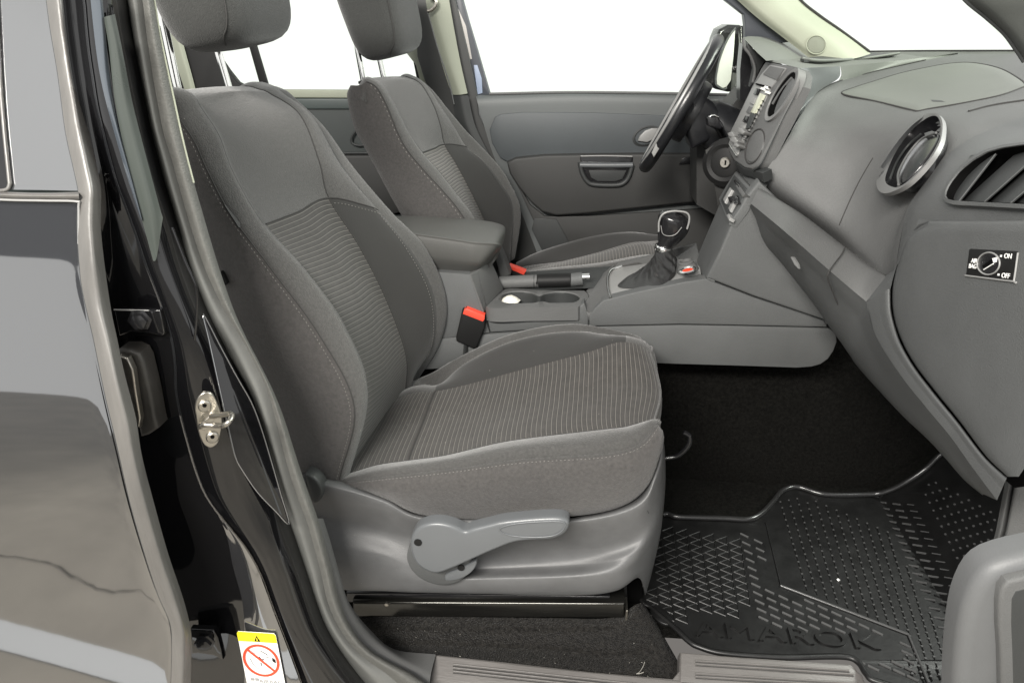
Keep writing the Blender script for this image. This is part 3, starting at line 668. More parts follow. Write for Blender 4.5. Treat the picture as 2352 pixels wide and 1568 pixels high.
# centre field lattice: fine grooves and studs
for j in range(17):
    for k in range(29):
        u_, v_ = 590+j*78+k*19+ (v0:=0), 640-j*17+k*57-((j % 2)*0)
        v_ = 290+ (j*30) + (k-2)*41 - 0*j; u_ = 650+j*70+k*12.3
        lim = 880+(u_-690)*.385
        if u_ < 630+ (v_-470)*.2 or (v_ > lim-10 and u_ < 1550) or v_ < 300 or v_ > 1540: continue
        right = 1330+(v_-320)*.5
        if u_ > right: continue
        p = M(*c9(u_, v_)); add_tube(bmd, [p, p+Vector((0, 0, .0022))], .0026, 6)
        q = M(*c9(u_+10, v_+30)); add_tube(bmg, [p+Vector((0, 0, .0005)), q+Vector((0, 0, .0005))], .0014, 5)
# toe board studs
for j in range(9):
    for k in range(24):
        u_, v_ = 1640+j*75+k*27, 120+j*40+k*54
        u_ -= 40
        if u_ > 2200-(v_-400)*.12 or v_ < (1000-(u_-900)*.9)*0.0+ 110: continue
        if u_ < 1560+(v_-240)*.55 or v_ > 1300: continue
        if v_ < 300 and u_ < 1600+ (300-v_)*.9: continue
        p = M(*c9(u_, v_)); add_tube(bmd, [p, p+Vector((-.0015, 0, .002))], .0026, 6)
tag(finish('ridges', bmr, rubber_ridge, mt), kind='stuff'); tag(finish('studs', bmd, rubber_ridge, mt), kind='stuff'); tag(finish('triangle_pattern', bmg, rubber, mt), kind='stuff')
# lettering
a, b = M(1586, 1444), M(2026, 1478); dx = (b-a).normalized(); dy = Vector((0, 0, 1)).cross(dx)
Mx = Matrix((dx, dy, Vector((0, 0, 1)))).transposed().to_4x4(); Mx.translation = (a+b)/2+Vector((0, 0, .001))
tx = text('raised_lettering', 'AMAROK', Mx @ Matrix.Diagonal((1.38, 1, 1, 1)), .062, rubber, mt, .0035, .0, 1.08, .0)
prism('fixing_tab', [M(u, v, .006) for u, v in [(1492, 1398), (1510, 1392), (1530, 1400), (1543, 1418), (1540, 1432), (1522, 1430), (1500, 1415)]], .006, rubber, mt, .002, 3, Vector((0, 0, 1)), curve=3)
lathe('tab_hole', M(1510, 1403, .0065), Vector((0, 0, 1)), [(.007, -.001), (.007, .001), (.005, .0015)], void_m, mt, 16)
cr1 = bmesh.new(); pc = M(*c9(1078, 865)); add_tube(cr1, [pc, pc+Vector((.003, .001, .003))], .0035, 6); tag(finish('crumb', cr1, white_m), 'tiny white crumb lying on the middle of the black rubber mat', 'crumb')
# ------------------------------------------------------------------ rear door beside the pillar (closed, black)
rd = thing('car_door', 'glossy black closed rear door at the left edge with grey rubber edge seal', 'car door', (-.9, -.93, -.4))
E1 = [(96, -50), (107, 0), (116, 67), (134, 175), (151, 302), (168, 380), (180, 437), (179, 470), (178, 527), (183, 609), (191, 673), (215, 777), (242, 908), (262, 992), (275, 1049), (302, 1166), (336, 1283), (363, 1364), (390, 1428), (395, 1478), (393, 1568), (390, 1650)]
E2 = [(150, -50), (158, 0), (165, 67), (181, 181), (202, 292), (222, 380), (232, 433), (232, 475), (232, 527), (240, 606), (255, 710), (269, 777), (286, 858), (312, 959), (326, 1046), (353, 1152), (386, 1270), (420, 1371), (437, 1438), (440, 1478), (438, 1568), (436, 1650)]
_yd = {450: -.905}
for _v in range(450, 1800):      # the skin's barrel shape: lean of the panel (degrees) by height
    _t = 15-(_v-450)/150*3 if _v < 600 else (12-(_v-600)/350*3.2 if _v < 950 else max(-1.5, 8.8-(_v-950)/200*7))
    _yd[_v+1] = _yd[_v]-math.tan(R(_t))*.00069
def YD(v):
    if v < 450: return -.905+(450-v)*.00021
    return _yd[int(v)]
def edge_u(E, v):
    for (a, b), (c, d) in zip(E, E[1:]):
        if b <= v <= d: return a+(c-a)*(v-b)/(d-b)
    return E[-1][0]
vs_ = [463, 480, 520, 580, 650, 740, 840, 940, 1040, 1140, 1240, 1340, 1440, 1568, 1660]
skin = [[y(u0+(0 if k < 2 else edge_u(E1, v)-(0 if k == 3 else 40)), v-(k == 0)*0, YD(v)+(0.0 if k < 3 else .004)) if k >= 2 else y(u0, v-.035*(edge_u(E1, v)-u0), YD(v)) for v in vs_] for k, u0 in ((0, -160), (1, -30), (2, 0), (3, 0))]
GS = Grid(skin, nr=6, nc=8); sk = GS.build('door_skin', paint_door, rd)
vu = [-50, 0, 60, 130, 200, 270, 340, 400, 438]
up = [[y((u0 if k < 1 else (edge_u(E1, v)*.5 if k == 1 else edge_u(E1, v)-(14 if k == 2 else -6))), v-(3 if k < 1 else (1.5 if k == 1 else 0)), YD(v)+0) for v in vu] for k, u0 in ((0, -40), (1, 60), (2, 0), (3, 0))]
GU = Grid(up, nr=6, nc=6); GU.build('window_frame', paint_frame, rd)
bl = [[y(-160, 430, -.905), y(0, 440, -.905), y(100, 443, -.905), y(181, 441, -.905)], [y(-160, 436, -.92), y(0, 446, -.92), y(100, 449, -.92), y(181, 448, -.92)], [y(-160, 446, -.915), y(0, 457, -.915), y(100, 459, -.915), y(181, 461, -.915)]]
Grid(bl, nr=6, nc=6).build('belt_moulding', seal_m, rd)
tube('moulding_line', [y(-160, 447, -.918), y(0, 458.5, -.918), y(100, 461, -.918), y(176, 463, -.918), y(181, 475, -.918), y(181, 560, -.925)], .0016, silver, rd)
Grid([[y(-60, v, YD(v)-.002) for v in (-50, 100, 230, 400, 437)], [y(u, v, YD(v)-.002) for u, v in ((-10, -50), (-3, 100), (4, 230), (18, 400), (14, 436))]], nr=6, nc=4).build('quarter_glass', black_gloss, rd)
tube('glass_rim', [y(u, v, YD(v)-.003) for u, v in ((-10, -30), (4, 230), (20, 400), (22, 424), (10, 437), (-40, 436))], .0025, seal_m, rd)
sl = [[y(u, v, YD(v)-.004) for u, v in E1], [y((a[0]*2+b[0])/3, (a[1]*2+b[1])/3, YD(a[1])-.012) for a, b in zip(E1, E2)], [y((a[0]+b[0]*2)/3, (a[1]+b[1]*2)/3, YD(a[1])-.009) for a, b in zip(E1, E2)], [y(u, v, YD(v)+.02) for u, v in E2]]
Grid(sl, nr=5, nc=6).build('weatherstrip', seal_m, rd)
tube('edge_line', [y(u+1, v, YD(v)-.001) for u, v in E1[1:]], .0015, plastic_dark, rd)
# ------------------------------------------------------------------ door pillar of the body
pil = thing('door_pillar', 'glossy black centre door pillar with seals, striker plate and hinge bolts', 'car body pillar', (-.6, -.85, -.1))
L1 = [(180, -50), (193, 0), (202, 101), (212, 168), (222, 235), (245, 336), (269, 420), (309, 527), (336, 609), (370, 697), (393, 767), (403, 824), (405, 898), (417, 959), (440, 1046), (460, 1109), (480, 1149), (521, 1203), (564, 1256), (598, 1317), (628, 1398), (659, 1478), (692, 1568), (720, 1650)]
L2 = [(275, -50), (289, 0), (302, 84), (326, 208), (349, 319), (376, 420), (408, 522), (433, 609), (467, 700), (494, 757), (528, 824), (571, 902), (601, 986), (620, 1049), (638, 1119), (665, 1203), (699, 1304), (732, 1404), (759, 1468), (790, 1508), (835, 1568), (900, 1640)]
LM = [(316, -50), (328, 0), (338, 84), (356, 202), (375, 300), (396, 370), (437, 517), (472, 620), (500, 680), (525, 727), (571, 801), (612, 885), (638, 976), (655, 1049), (675, 1119), (702, 1186), (735, 1300), (755, 1390), (790, 1461), (830, 1505), (870, 1536), (960, 1600)]
L3 = [(345, -50), (354, 0), (368, 84), (392, 195), (417, 310), (437, 393), (474, 522), (502, 615), (530, 695), (552, 750), (585, 812), (626, 893), (654, 965), (680, 1049), (700, 1110), (730, 1190), (760, 1300), (788, 1412), (818, 1458), (848, 1492), (909, 1532), (1000, 1580)]
def at(L, v):
    for (a, b), (c, d) in zip(L, L[1:]):
        if b <= v <= d: return a+(c-a)*(v-b)/(d-b)
    return L[-1][0]
vv = [-50, 0, 60, 120, 180, 240, 300, 360, 420, 480, 540, 600, 660, 720, 780, 840, 900, 960, 1020, 1080, 1140, 1200, 1260, 1320, 1380, 1440, 1500, 1568, 1640]
YP = lambda v: -.80-.0*v
A1 = [[y(at(E2, v)-14, v, -.86) for v in vv], [y(at(E2, v)*.6+at(L1, v)*.4, v, -.85) for v in vv], [y(at(L1, v)-3, v, -.862) for v in vv]]
Grid(A1, nr=3, nc=5).build('jamb', paint, pil)
A2 = [[y(at(L1, v), v, -.87) for v in vv], [y(at(L1, v)*.8+at(L2, v)*.2, v, -.872) for v in vv], [y(at(L1, v)*.45+at(L2, v)*.55, v, -.862) for v in vv], [y(at(L1, v)*.15+at(L2, v)*.85, v, -.835) for v in vv], [y(at(L2, v)+6, v, -.80) for v in vv]]
Grid(A2, nr=3, nc=6).build('pillar_skin', paint, pil)
bev = [[y(at(L1, v)-4, v, -.862) for v in vv], [y(at(L1, v), v, -.869) for v in vv], [y(at(L1, v)+2, v, -.8715) for v in vv]]
Grid(bev, nr=3, nc=5).build('flange_edge', paint_frame, pil)
ws = [[y(at(L2, v), v, -.80) for v in vv], [y(at(L2, v)*.6+at(LM, v)*.4, v, -.822) for v in vv], [y(at(LM, v), v, -.81) for v in vv]]
Grid(ws, nr=3, nc=6).build('inner_weatherstrip', seal_in, pil)
ws = [[y(at(LM, v)-1, v, -.812) for v in vv], [y((at(LM, v)+at(L3, v))/2, v, -.818) for v in vv], [y(at(L3, v), v, -.80) for v in vv], [y(at(L3, v)-1, v, -.76) for v in vv]]
Grid(ws, nr=3, nc=5).build('grained_seal', seal_grain, pil)
tube('seal_edge_line', [y(at(L3, v)+0, v, -.803) for v in vv if v <= 430], .0016, pale, pil)
# upper reflections on the black pillar, painted as tinted facets
up1 = [[y(u, v, -.876) for u, v in [(205, -50), (208, 0), (220, 110), (232, 185), (250, 260), (290, 400), (322, 500)]], [y(u, v, -.88) for u, v in [(222, -50), (228, 0), (235, 80), (243, 180), (262, 270), (300, 410), (326, 505)]], [y(u, v, -.874) for u, v in [(232, -50), (236, 0), (243, 80), (252, 180), (272, 290), (308, 420), (330, 510)]]]
Grid(up1, nr=5, nc=4).build('rib_reflection', rib_refl_m, pil)
up2 = [[y(u, v, -.876) for u, v in [(238, 40), (250, 110), (262, 220), (280, 320), (305, 430), (330, 520), (352, 600)]], [y(u, v, -.879) for u, v in [(252, 36), (268, 110), (284, 220), (305, 320), (333, 430), (350, 505), (360, 590)]], [y(u, v, -.868) for u, v in [(264, 33), (282, 120), (303, 230), (328, 330), (352, 420), (368, 480), (374, 500)]]]
Grid(up2, nr=5, nc=4).build('cover_reflection', cover_refl_m, pil)
# recessed triangular plate
TR = [(467, 722), (480, 780), (497, 858), (514, 935), (530, 1005), (541, 1049), (554, 1075), (591, 1129), (632, 1172), (664, 1203), (645, 1135), (625, 1065), (601, 986), (578, 925), (544, 865), (504, 791)]
TP = Plane(y(470, 725, -.852), y(660, 1200, -.846), y(520, 960, -.873))
prism('recess_plate', [TP(u, v, .004) for u, v in TR], .004, paint, pil, .0015, 2)
tube('recess_highlight', [TP(u, v, .004) for u, v in TR], .0011, paint_frame, pil, closed=True, n=4)  # gloss tube added as a highlight along the plate edge
tube('pillar_crease', [y(u, v, -.8735) for u, v in [(395, 522), (425, 600), (450, 660), (452, 720), (447, 780)]], .002, paint, pil)
# lower bright flange facet
fc = [[y(u, v, -.874) for u, v in [(500, 1180), (521, 1230), (535, 1300), (556, 1378), (562, 1450), (562, 1520), (560, 1640)]], [y(u, v, -.880) for u, v in [(508, 1188), (545, 1250), (568, 1310), (592, 1390), (610, 1460), (625, 1540), (640, 1640)]], [y(u, v, -.880) for u, v in [(517, 1200), (562, 1257), (596, 1318), (626, 1399), (657, 1479), (690, 1568), (718, 1640)]]]
Grid(fc, nr=6, nc=5).build('lower_flange', paint_door, pil)
# striker
SP = Plane(y(485, 905, -.885), y(485, 1020, -.885), y(530, 960, -.872))
stp = [(451, 960), (448, 935), (455, 912), (472, 901), (490, 908), (503, 935), (510, 965), (506, 1000), (500, 1018), (485, 1028), (468, 1020), (456, 992)]
sk_ = prism('striker_plate', [SP(u, v, .004) for u, v in stp], .005, steel, pil, .0018, 3, curve=4)
for u, v in ((470, 931), (488, 1003)):
    lathe('screw', SP(u, v, .004), SP.n, [(.0095, 0), (.0095, .0025), (.0075, .004), (.004, .0035)], steel, sk_, 24); lathe('screw_socket', SP(u, v, .0075), SP.n, [(.0032, 0), (.0032, .0008)], void_m, sk_, 6)
tube('striker_loop', [SP(460, 980, .004), SP(468, 975, .02), SP(500, 977, .03), y(518, 975, -.935), y(532, 958, -.925), y(528, 950, -.91), y(505, 953, -.895), SP(485, 955, .004)], .0042, steel, sk_, n=5)
prism('striker_rib', [SP(u, v, .006) for u, v in [(460, 985), (462, 972), (488, 948), (497, 950), (495, 962), (470, 990)]], .006, steel, sk_, .002)
# hinge bits
def bolt(c, r, par):
    lathe('bolt', c, Vector((.25, -1, 0)), [(r*1.5, 0), (r*1.5, .003), (r*1.1, .004), (r, .010), (r*.7, .011)], black_gloss, par, 6)
hb = prism('hinge_bracket', [y(u, v, -.878) for u, v in [(262, 711), (345, 712), (368, 712), (378, 765), (372, 772), (340, 764), (300, 762), (274, 772)]], .012, paint, pil, .002)
tube('bracket_line', [y(u, v, -.879) for u, v in [(262, 711), (300, 712), (342, 713)]], .0012, silver, pil)
bolt(y(322, 734, -.880), .011, hb)
hb2 = prism('hinge_bracket', [y(u, v, -.882) for u, v in [(436, 1445), (490, 1447), (500, 1465), (508, 1495), (512, 1515), (490, 1505), (455, 1500), (440, 1502)]], .012, paint, pil, .003)
bolt(y(470, 1474, -.884), .012, hb2)
ch = prism('door_check', [y(u, v, -.89) for u, v in [(270, 803), (300, 803), (318, 812), (328, 830), (345, 900), (358, 970), (362, 985), (340, 1000), (322, 1005), (312, 960)]], .03, mat('check_rubber', (.03, .028, .025), .5, bump=.5, scale=80, var=.3, vscale=30), pil, .006, 4)
prism('check_arm', [y(u, v, -.905) for u, v in [(272, 818), (292, 822), (305, 850), (312, 900), (322, 960), (318, 985), (300, 930)]], .01, steel, ch, .003)
# sticker
def st_pt(a, b): # sticker coords 0..1 across, 0..1.4 down in a plane
    tl, tr, bl_ = (543.6, 1448.8), (632.3, 1454.3), (567, 1568)
    return y(tl[0]+(tr[0]-tl[0])*a+(bl_[0]-tl[0])*b, tl[1]+(tr[1]-tl[1])*a+(bl_[1]-tl[1])*b, -.8845)
sk2 = prism('warning_sticker', [st_pt(.03, 0), st_pt(.96, 0), st_pt(1, .04), st_pt(1, 1.4), st_pt(0, 1.4), st_pt(0, .03)], .001, white_m, pil, 0, normal=Vector((0, -1, 0)))
dd = Vector((0, -.0006, 0))
prism('yellow_header', [p+dd for p in [st_pt(.03, 0), st_pt(.96, 0), st_pt(1, .04), st_pt(1, .18), st_pt(0, .18), st_pt(0, .03)]], .0003, yellow_m, sk2, normal=Vector((0, -1, 0)))
dd2 = dd*2
prism('warning_triangle', [st_pt(.42, .165)+dd2, st_pt(.50, .05)+dd2, st_pt(.58, .165)+dd2], .0003, black_matt, sk2, normal=Vector((0, -1, 0)))
prism('exclamation_mark', [st_pt(.488, .15)+dd2*1.4, st_pt(.495, .09)+dd2*1.4, st_pt(.51, .09)+dd2*1.4, st_pt(.515, .15)+dd2*1.4], .0003, yellow_m, sk2, normal=Vector((0, -1, 0)))
ring = [st_pt(.5+.435*math.cos(t*math.pi/18)+.0, .53+.29*math.sin(t*math.pi/18))+dd2 for t in range(36)]
tube('prohibition_ring', ring, .0026, redp, sk2, closed=True, raw=True, flat=.3, seg=6, up=Vector((0, -1, 0)))
tube('prohibition_bar', [st_pt(.19, .33)+dd2, st_pt(.81, .73)+dd2], .0023, redp, sk2, raw=True, flat=.3, seg=6, up=Vector((0, -1, 0)))
for pts in ([(.28, .36), (.36, .40), (.33, .43)], [(.52, .34), (.62, .38), (.70, .42)], [(.46, .46), (.50, .50), (.58, .50), (.52, .53)], [(.44, .60), (.49, .58), (.48, .63)], [(.63, .45), (.72, .47)], [(.22, .5), (.26, .6), (.36, .68), (.5, .73)]):
    tube('pictogram', [st_pt(*p)+dd2 for p in pts], .0006, black_matt if pts[0][0] > .4 else greyp, sk2, raw=True, seg=4)
prism('pictogram', [st_pt(*p)+dd2 for p in [(.80, .46), (.87, .50), (.87, .57), (.79, .53)]], .0003, black_matt, sk2, normal=Vector((0, -1, 0)))
ax = (st_pt(1, 0)-st_pt(0, 0)).normalized(); Ms = Matrix((ax, (st_pt(0, 0)-st_pt(0, 1)).normalized(), Vector((0, -1, 0)))).transposed().to_4x4(); Ms.translation = st_pt(.64, .94)+dd2
text('airbag_text', 'AIRBAG', Ms, .0125, greyp, sk2, .0001)
for k in range(2):
    prism('pictogram', [st_pt(.13+k*.12, .88)+dd2, st_pt(.22+k*.12, .88)+dd2, st_pt(.22+k*.12, .93)+dd2, st_pt(.13+k*.12, .93)+dd2], .0002, greyp, sk2, normal=Vector((0, -1, 0)))
prism('pictogram', [st_pt(.2, 1.1)+dd2, st_pt(.4, 1.1)+dd2, st_pt(.42, 1.2)+dd2, st_pt(.2, 1.2)+dd2], .0002, redp, sk2, normal=Vector((0, -1, 0)))
# ---- sill trim and scuff plates
sill = thing('door_sill', 'scratched grey plastic door sill with ribbed scuff plates', 'door sill', y(1300, 1560, -.76))
tr = [[y(at(L3, v)-4, v, -.79) for v in (1190, 1250, 1320, 1390)]+[y(830, 1474, -.785), y(895, 1525, -.78), y(985, 1580, -.78)],
      [y(735, 1190, -.775), y(755, 1250, -.775), y(778, 1320, -.775), y(800, 1385, -.77), y(845, 1450, -.76), y(905, 1500, -.755), y(990, 1545, -.755)],
      [y(742, 1190, -.74), y(758, 1240, -.74), y(780, 1317, -.735), y(803, 1385, -.72), y(850, 1445, -.71), y(905, 1490, -.705), y(1001, 1502, -.705)]]
Grid(tr, nr=6, nc=5).build('pillar_foot_trim', plastic_soft, sill)
SF = Plane(y(1000, 1503, -.70), y(1560, 1560, -.70), y(1000, 1700, -.84))
prism('sill_base', [SF(u, v) for u, v in [(905, 1497), (1001, 1502), (1184, 1522), (1352, 1541), (1545, 1558), (1560, 1540), (1562, 1497), (1700, 1508), (1955, 1525), (1982, 1550), (1998, 1600), (2010, 1700), (960, 1700), (950, 1560)]], .03, scuff, sill, .003)
prism('scuff_plate', [SF(u, v, .004) for u, v in [(1000, 1503), (1184, 1524), (1352, 1542), (1545, 1560), (1700, 1572), (1700, 1700), (960, 1700), (986, 1560)]], .006, scuff, sill, .003)
def slots(rows):
    for a, b in rows:
        tube('scuff_rib', [SF(*a, .0045), SF(*b, .0045)], .0018, scuff, sill, raw=True, flat=1)
        k = Vector((0, -.004, -.001)); tube('scuff_groove', [SF(*a, .004)+k, SF(*b, .004)+k], .0011, seam_m, sill, raw=True, flat=.6)
slots([((1041, 1544-20), (1560, 1580)), ((1041, 1550-18), (1560, 1588)), ((1041, 1554-14), (1560, 1596)), ((1036, 1586), (1500, 1630))])
s2 = [(1563, 1497), (1797, 1517), (1950, 1526), (1978, 1548), (2000, 1600), (1562, 1600)]
prism('scuff_plate', [SF(u, v, .004) for u, v in s2], .006, scuff, sill, .003)
slots([((1597, 1516), (1950, 1538)), ((1597, 1523), (1960, 1547)), ((1597, 1545), (1970, 1568)), ((1597, 1552), (1975, 1575))])
# ------------------------------------------------------------------ open front door, lower right
fd = thing('car_door', 'open front door corner with rounded pale grey armrest and pocket at lower right', 'car door', y(2300, 1500, -.95))
o1 = [(2420, 1270), (2352, 1284), (2318, 1293), (2290, 1303), (2268, 1316), (2252, 1332), (2239, 1352), (2228, 1375), (2219, 1400), (2213, 1425), (2207, 1460), (2201, 1512), (2197, 1568), (2194, 1660), (2420, 1660)]
prism('armrest', [y(u, v, -.93) for u, v in o1], .05, mat('door_plastic', (.115, .118, .12), .5, bump=.3, scale=300, var=.06), fd, .02, 6, curve=0)
i1 = [(2420, 1318), (2352, 1327), (2314, 1337), (2300, 1354), (2295, 1390), (2295, 1440), (2299, 1500), (2302, 1660), (2420, 1660)]
i2 = [(2420, 1340), (2352, 1350), (2330, 1356), (2320, 1375), (2319, 1430), (2322, 1500), (2326, 1660), (2420, 1660)]
prism('pocket_rim', [y(u, v, -.945) for u, v in i1], .02, plastic_soft, fd, .006, 4)
prism('pocket', [y(u, v, -.9455) for u, v in i2], .012, plastic_dark, fd, .004, 3)
# dash end trim strip next to the opening
de = thing('door_opening_seal', 'grey seal strip down the front edge of the door opening beside the glovebox', 'seal strip', y(2300, 1200, -.78))
dl = [(2400, 700), (2372, 800), (2352, 870), (2340, 930), (2328, 1000), (2317, 1050), (2308, 1110), (2300, 1152), (2288, 1215), (2277, 1260), (2262, 1340), (2245, 1420), (2225, 1500), (2190, 1560), (2150, 1600)]
Grid([[y(u, v, -.76) for u, v in dl], [y(u+12, v, -.775) for u, v in dl], [y(u+26, v, -.765) for u, v in dl], [y(u+30, v, -.79) for u, v in dl], [y(u+120, v, -.80) for u, v in dl]], nr=5, nc=5).build('seal_strip', plastic_soft, de)
def xx(u, v, X):
    return x(u, v, X-.17*min(1, max(0, (1985-u)/235)))
# ------------------------------------------------------------------ centre console
co = thing('centre_console', 'grey plastic centre console with cup holders, handbrake, gear lever and armrest', 'console', (.1, 0, .1))
lowp = [(950, 790), (1003, 779), (1120, 768), (1352, 751), (1562, 746.5), (1679, 748.5), (1901, 753.5), (1920, 765), (1922, 785), (1914, 806), (1902, 824), (1885, 836), (1864, 842), (1830, 844.5), (1700, 840), (1562, 836), (1480, 833), (1250, 832), (950, 850)]
prism('lower_panel', ys(-.135, *lowp), .24, plastic, co, .002, 2)
upp = [(1354, 724), (1366, 708), (1386, 690), (1453, 673), (1571, 648), (1622, 640), (1632, 645), (1730, 683), (1893, 737), (1901, 751.5), (1679, 746.5), (1562, 744.5), (1353, 749)]
prism('side_panel', ys(-.138, *upp), .03, plastic, co, .003, 3)
st_ = [(1623, 639), (1655, 575), (1682, 510), (1712, 455), (1745, 415), (1800, 470), (1870, 570), (1925, 690), (1900, 750), (1893, 735.5), (1730, 681), (1633, 643)]
prism('stack_side', [p+Vector((0, .002, 0)) for p in ys(-.142, *st_)], .03, plastic, co, .006, 4)
prism('stack_face_side', [y(1612, 633, -.10), y(1600, 600, .02), y(1605, 580, .05), y(1652, 470, .05), y(1700, 395, .05), y(1745, 415, -.125), y(1682, 512, -.135), y(1623, 640, -.137)], .02, plastic, co, .003)
bx = [(975, 622), (1078, 630), (1092, 668), (1110, 720), (1125, 764), (1003, 779), (950, 789)]
prism('rear_box', ys(-.133, *bx), .22, plastic, co, .003, 2)
prism('box_front', [y(1079, 630, -.133), y(1097, 622, -.12), y(1112, 605, -.08), y(1124, 589, -.03), y(1140, 625, -.03), y(1157, 665, -.03), y(1118, 703, -.133), y(1111, 720, -.133)], .02, plastic_soft, co, .002)
prism('armrest_hinge', [y(1130, 570, .05), y(1143, 562, .05), y(1172, 632, .05), y(1150, 640, .05)], .05, plastic_soft, co, .004)
cup_s = [(1113, 707), (1320, 705), (1332, 703), (1342, 695), (1352, 724), (1352, 750), (1240, 757), (1126, 764)]
prism('cup_block', ys(-.134, *cup_s), .03, plastic, co, .004, 3)
CP = Plane(y(1117, 703, -.135), y(1332, 703, -.135), y(1157, 665, -.02))
co_o = [CP(u, v) for u, v in [(1117, 705), (1225, 706), (1310, 705), (1332, 703), (1346, 690), (1352, 680), (1345, 670), (1335, 667), (1240, 666), (1157, 665)]]
hole = [CP(u, v) for u, v in [(1148, 687), (1155, 677), (1175, 671.5), (1200, 671), (1222, 674), (1238, 680), (1255, 675), (1280, 671.5), (1305, 673), (1325, 679), (1331, 687), (1320, 695), (1295, 698.5), (1265, 697.5), (1243, 693), (1225, 697), (1200, 698.5), (1172, 697), (1153, 693)]]
ring_plate('cup_holder_plate', spline(co_o, 8, True), spline(hole, 6, True), .07, CP.n, plastic_soft, co, 96, plastic_dark, .85, .0025)
tag(lathe('paper_scrap', CP(1172, 690, -.014), CP.n, [(.022, -.004), (.026, .0), (.02, .005), (.008, .012)], mat('paper', (.75, .73, .65), .6, bump=1, scale=60, var=.3, vscale=60), None, 9), 'small crumpled pale paper scrap lying in the rear cup holder', 'litter')
# deck and step
DP = Plane(y(1352, 745, -.135), y(1345, 690, -.13), y(1380, 640, .04))
prism('deck_step', [y(1334, 704, -.130), y(1353, 726, -.136), y(1366, 709, -.136), y(1388, 689, -.134), y(1402, 684, -.13), y(1394, 655, -.05), y(1397, 630, .03), y(1410, 606, .08), y(1378, 634, .08), y(1366, 648, .04), y(1345, 667, -.03), y(1352, 680, -.08)], .03, plastic_soft, co, .004)
quad('deck', [y(1150, 670, -.02), y(1400, 660, -.02), y(1420, 610, .13), y(1160, 628, .13)], plastic_dark, co)
prism('deck_side', [y(1240, 640, .125), y(1390, 632, .125), y(1420, 606, .125), y(1600, 560, .125), y(1620, 640, .125), y(1240, 680, .125)], .01, plastic_soft, co)
SPn = Plane(y(1402, 684, -.125), y(1612, 637, -.125), y(1397, 630, .04))
prism('selector_plate', [SPn(u, v) for u, v in [(1405, 684), (1480, 670), (1560, 651), (1612, 637), (1608, 612), (1595, 597), (1560, 594), (1430, 612), (1408, 618), (1398, 634), (1398, 660)]], .02, silver, co, .003, 3)
tube('selector_rim', [SPn(u, v, .002) for u, v in [(1403, 686), (1397, 665), (1396, 640), (1404, 622), (1428, 612)]], .0045, chrome, co)
prism('console_shoulder', [y(1403, 686, -.134), y(1480, 672, -.134), y(1560, 652, -.134), y(1622, 638, -.134), y(1608, 628, -.10), y(1560, 645, -.112), y(1480, 664, -.112), y(1412, 680, -.112)], .01, plastic_soft, co, .002)
prism('console_far_wall', [y(1545, 600, .09), y(1600, 562, .09), y(1620, 640, .09), y(1540, 640, .09)], .01, plastic, co, .002)
lathe('socket', SPn(1580, 622, 0), SPn.n, [(.026, 0), (.024, .012), (.018, .020), (.018, .024), (.014, .026), (.013, .020)], plastic_soft, co, 32)
lathe('socket_ring', SPn(1580, 622, .021), SPn.n, [(.019, 0), (.020, .003), (.016, .005), (.014, .002)], chrome, co, 32)
lathe('socket_cap', SPn(1580, 622, .022), SPn.n, [(.0125, 0), (.0125, .002), (.010, .003)], redp, co, 24)
# gear lever
bc = SPn(1484, 643, .002); tc_ = y(1523, 572, 0); ex = (SPn(1560, 640)-SPn(1440, 640)).normalized(); ey = SPn.n.cross(ex)
def boot(a, s, h):
    wr = 1+.07*math.sin(5*a+7*h)*math.sin(math.pi*h)+.04*math.sin(9*a-11*h)*math.sin(math.pi*h)
    r1, r2 = .066, .048; k = (1-h)**1.5; rr = .021
    c = bc.lerp(tc_, h)+Vector((.016, 0, -.0))*math.sin(math.pi*h)
    X_ = ex*(r1*k+rr*(1-k))+Vector((0, 0, 0)); sq = (abs(math.cos(a))**4+abs(math.sin(a))**4)**(-.25*(1-h))
    return c+(X_*math.cos(a)+ey*(r2*k+rr*(1-k))*math.sin(a))*wr*sq+SPn.n*(.004*math.sin(8*a+20*h)*math.sin(math.pi*h))
lathe_xf('gear_boot', boot, [(0, k/22) for k in range(23)], leather, co, 72)
kn = lathe('lever_collar', tc_, y(1530, 550, 0)-tc_, [(.0215, -.004), (.0225, .0), (.0225, .005), (.021, .008)], chrome, co, 32)
kd = (y(1550, 497, 0)-y(1524, 572, 0))
def knob(a, s, h):
    c = tc_+kd*h+Vector((.006, 0, 0))*math.sin(h*3.1)
    rx = .0205+.0185*max(0, math.sin((h-.15)*2.3))**1.0 if h > .15 else .019+.001*h; rx = rx*(1 if h < .9 else math.sqrt(max(0, 1-((h-.9)/.27)**2))); ry = rx*.85
    return c+Vector((math.cos(a)*rx, math.sin(a)*ry, math.cos(a)*rx*-.25))
lathe_xf('gear_knob', knob, [(0, k/24*1.165) for k in range(25)], black_gloss, co, 36)
tube('knob_trim', [y(u, v, -.034) for u, v in [(1513, 532), (1514, 508), (1524, 491), (1546, 485), (1572, 487), (1582, 494), (1583, 508), (1578, 526)]], .0024, silver, co)
tube('knob_seam', [y(u, v, -.036) for u, v in [(1518, 518), (1522, 536), (1535, 542), (1552, 538), (1566, 522)]], .001, silver, co)
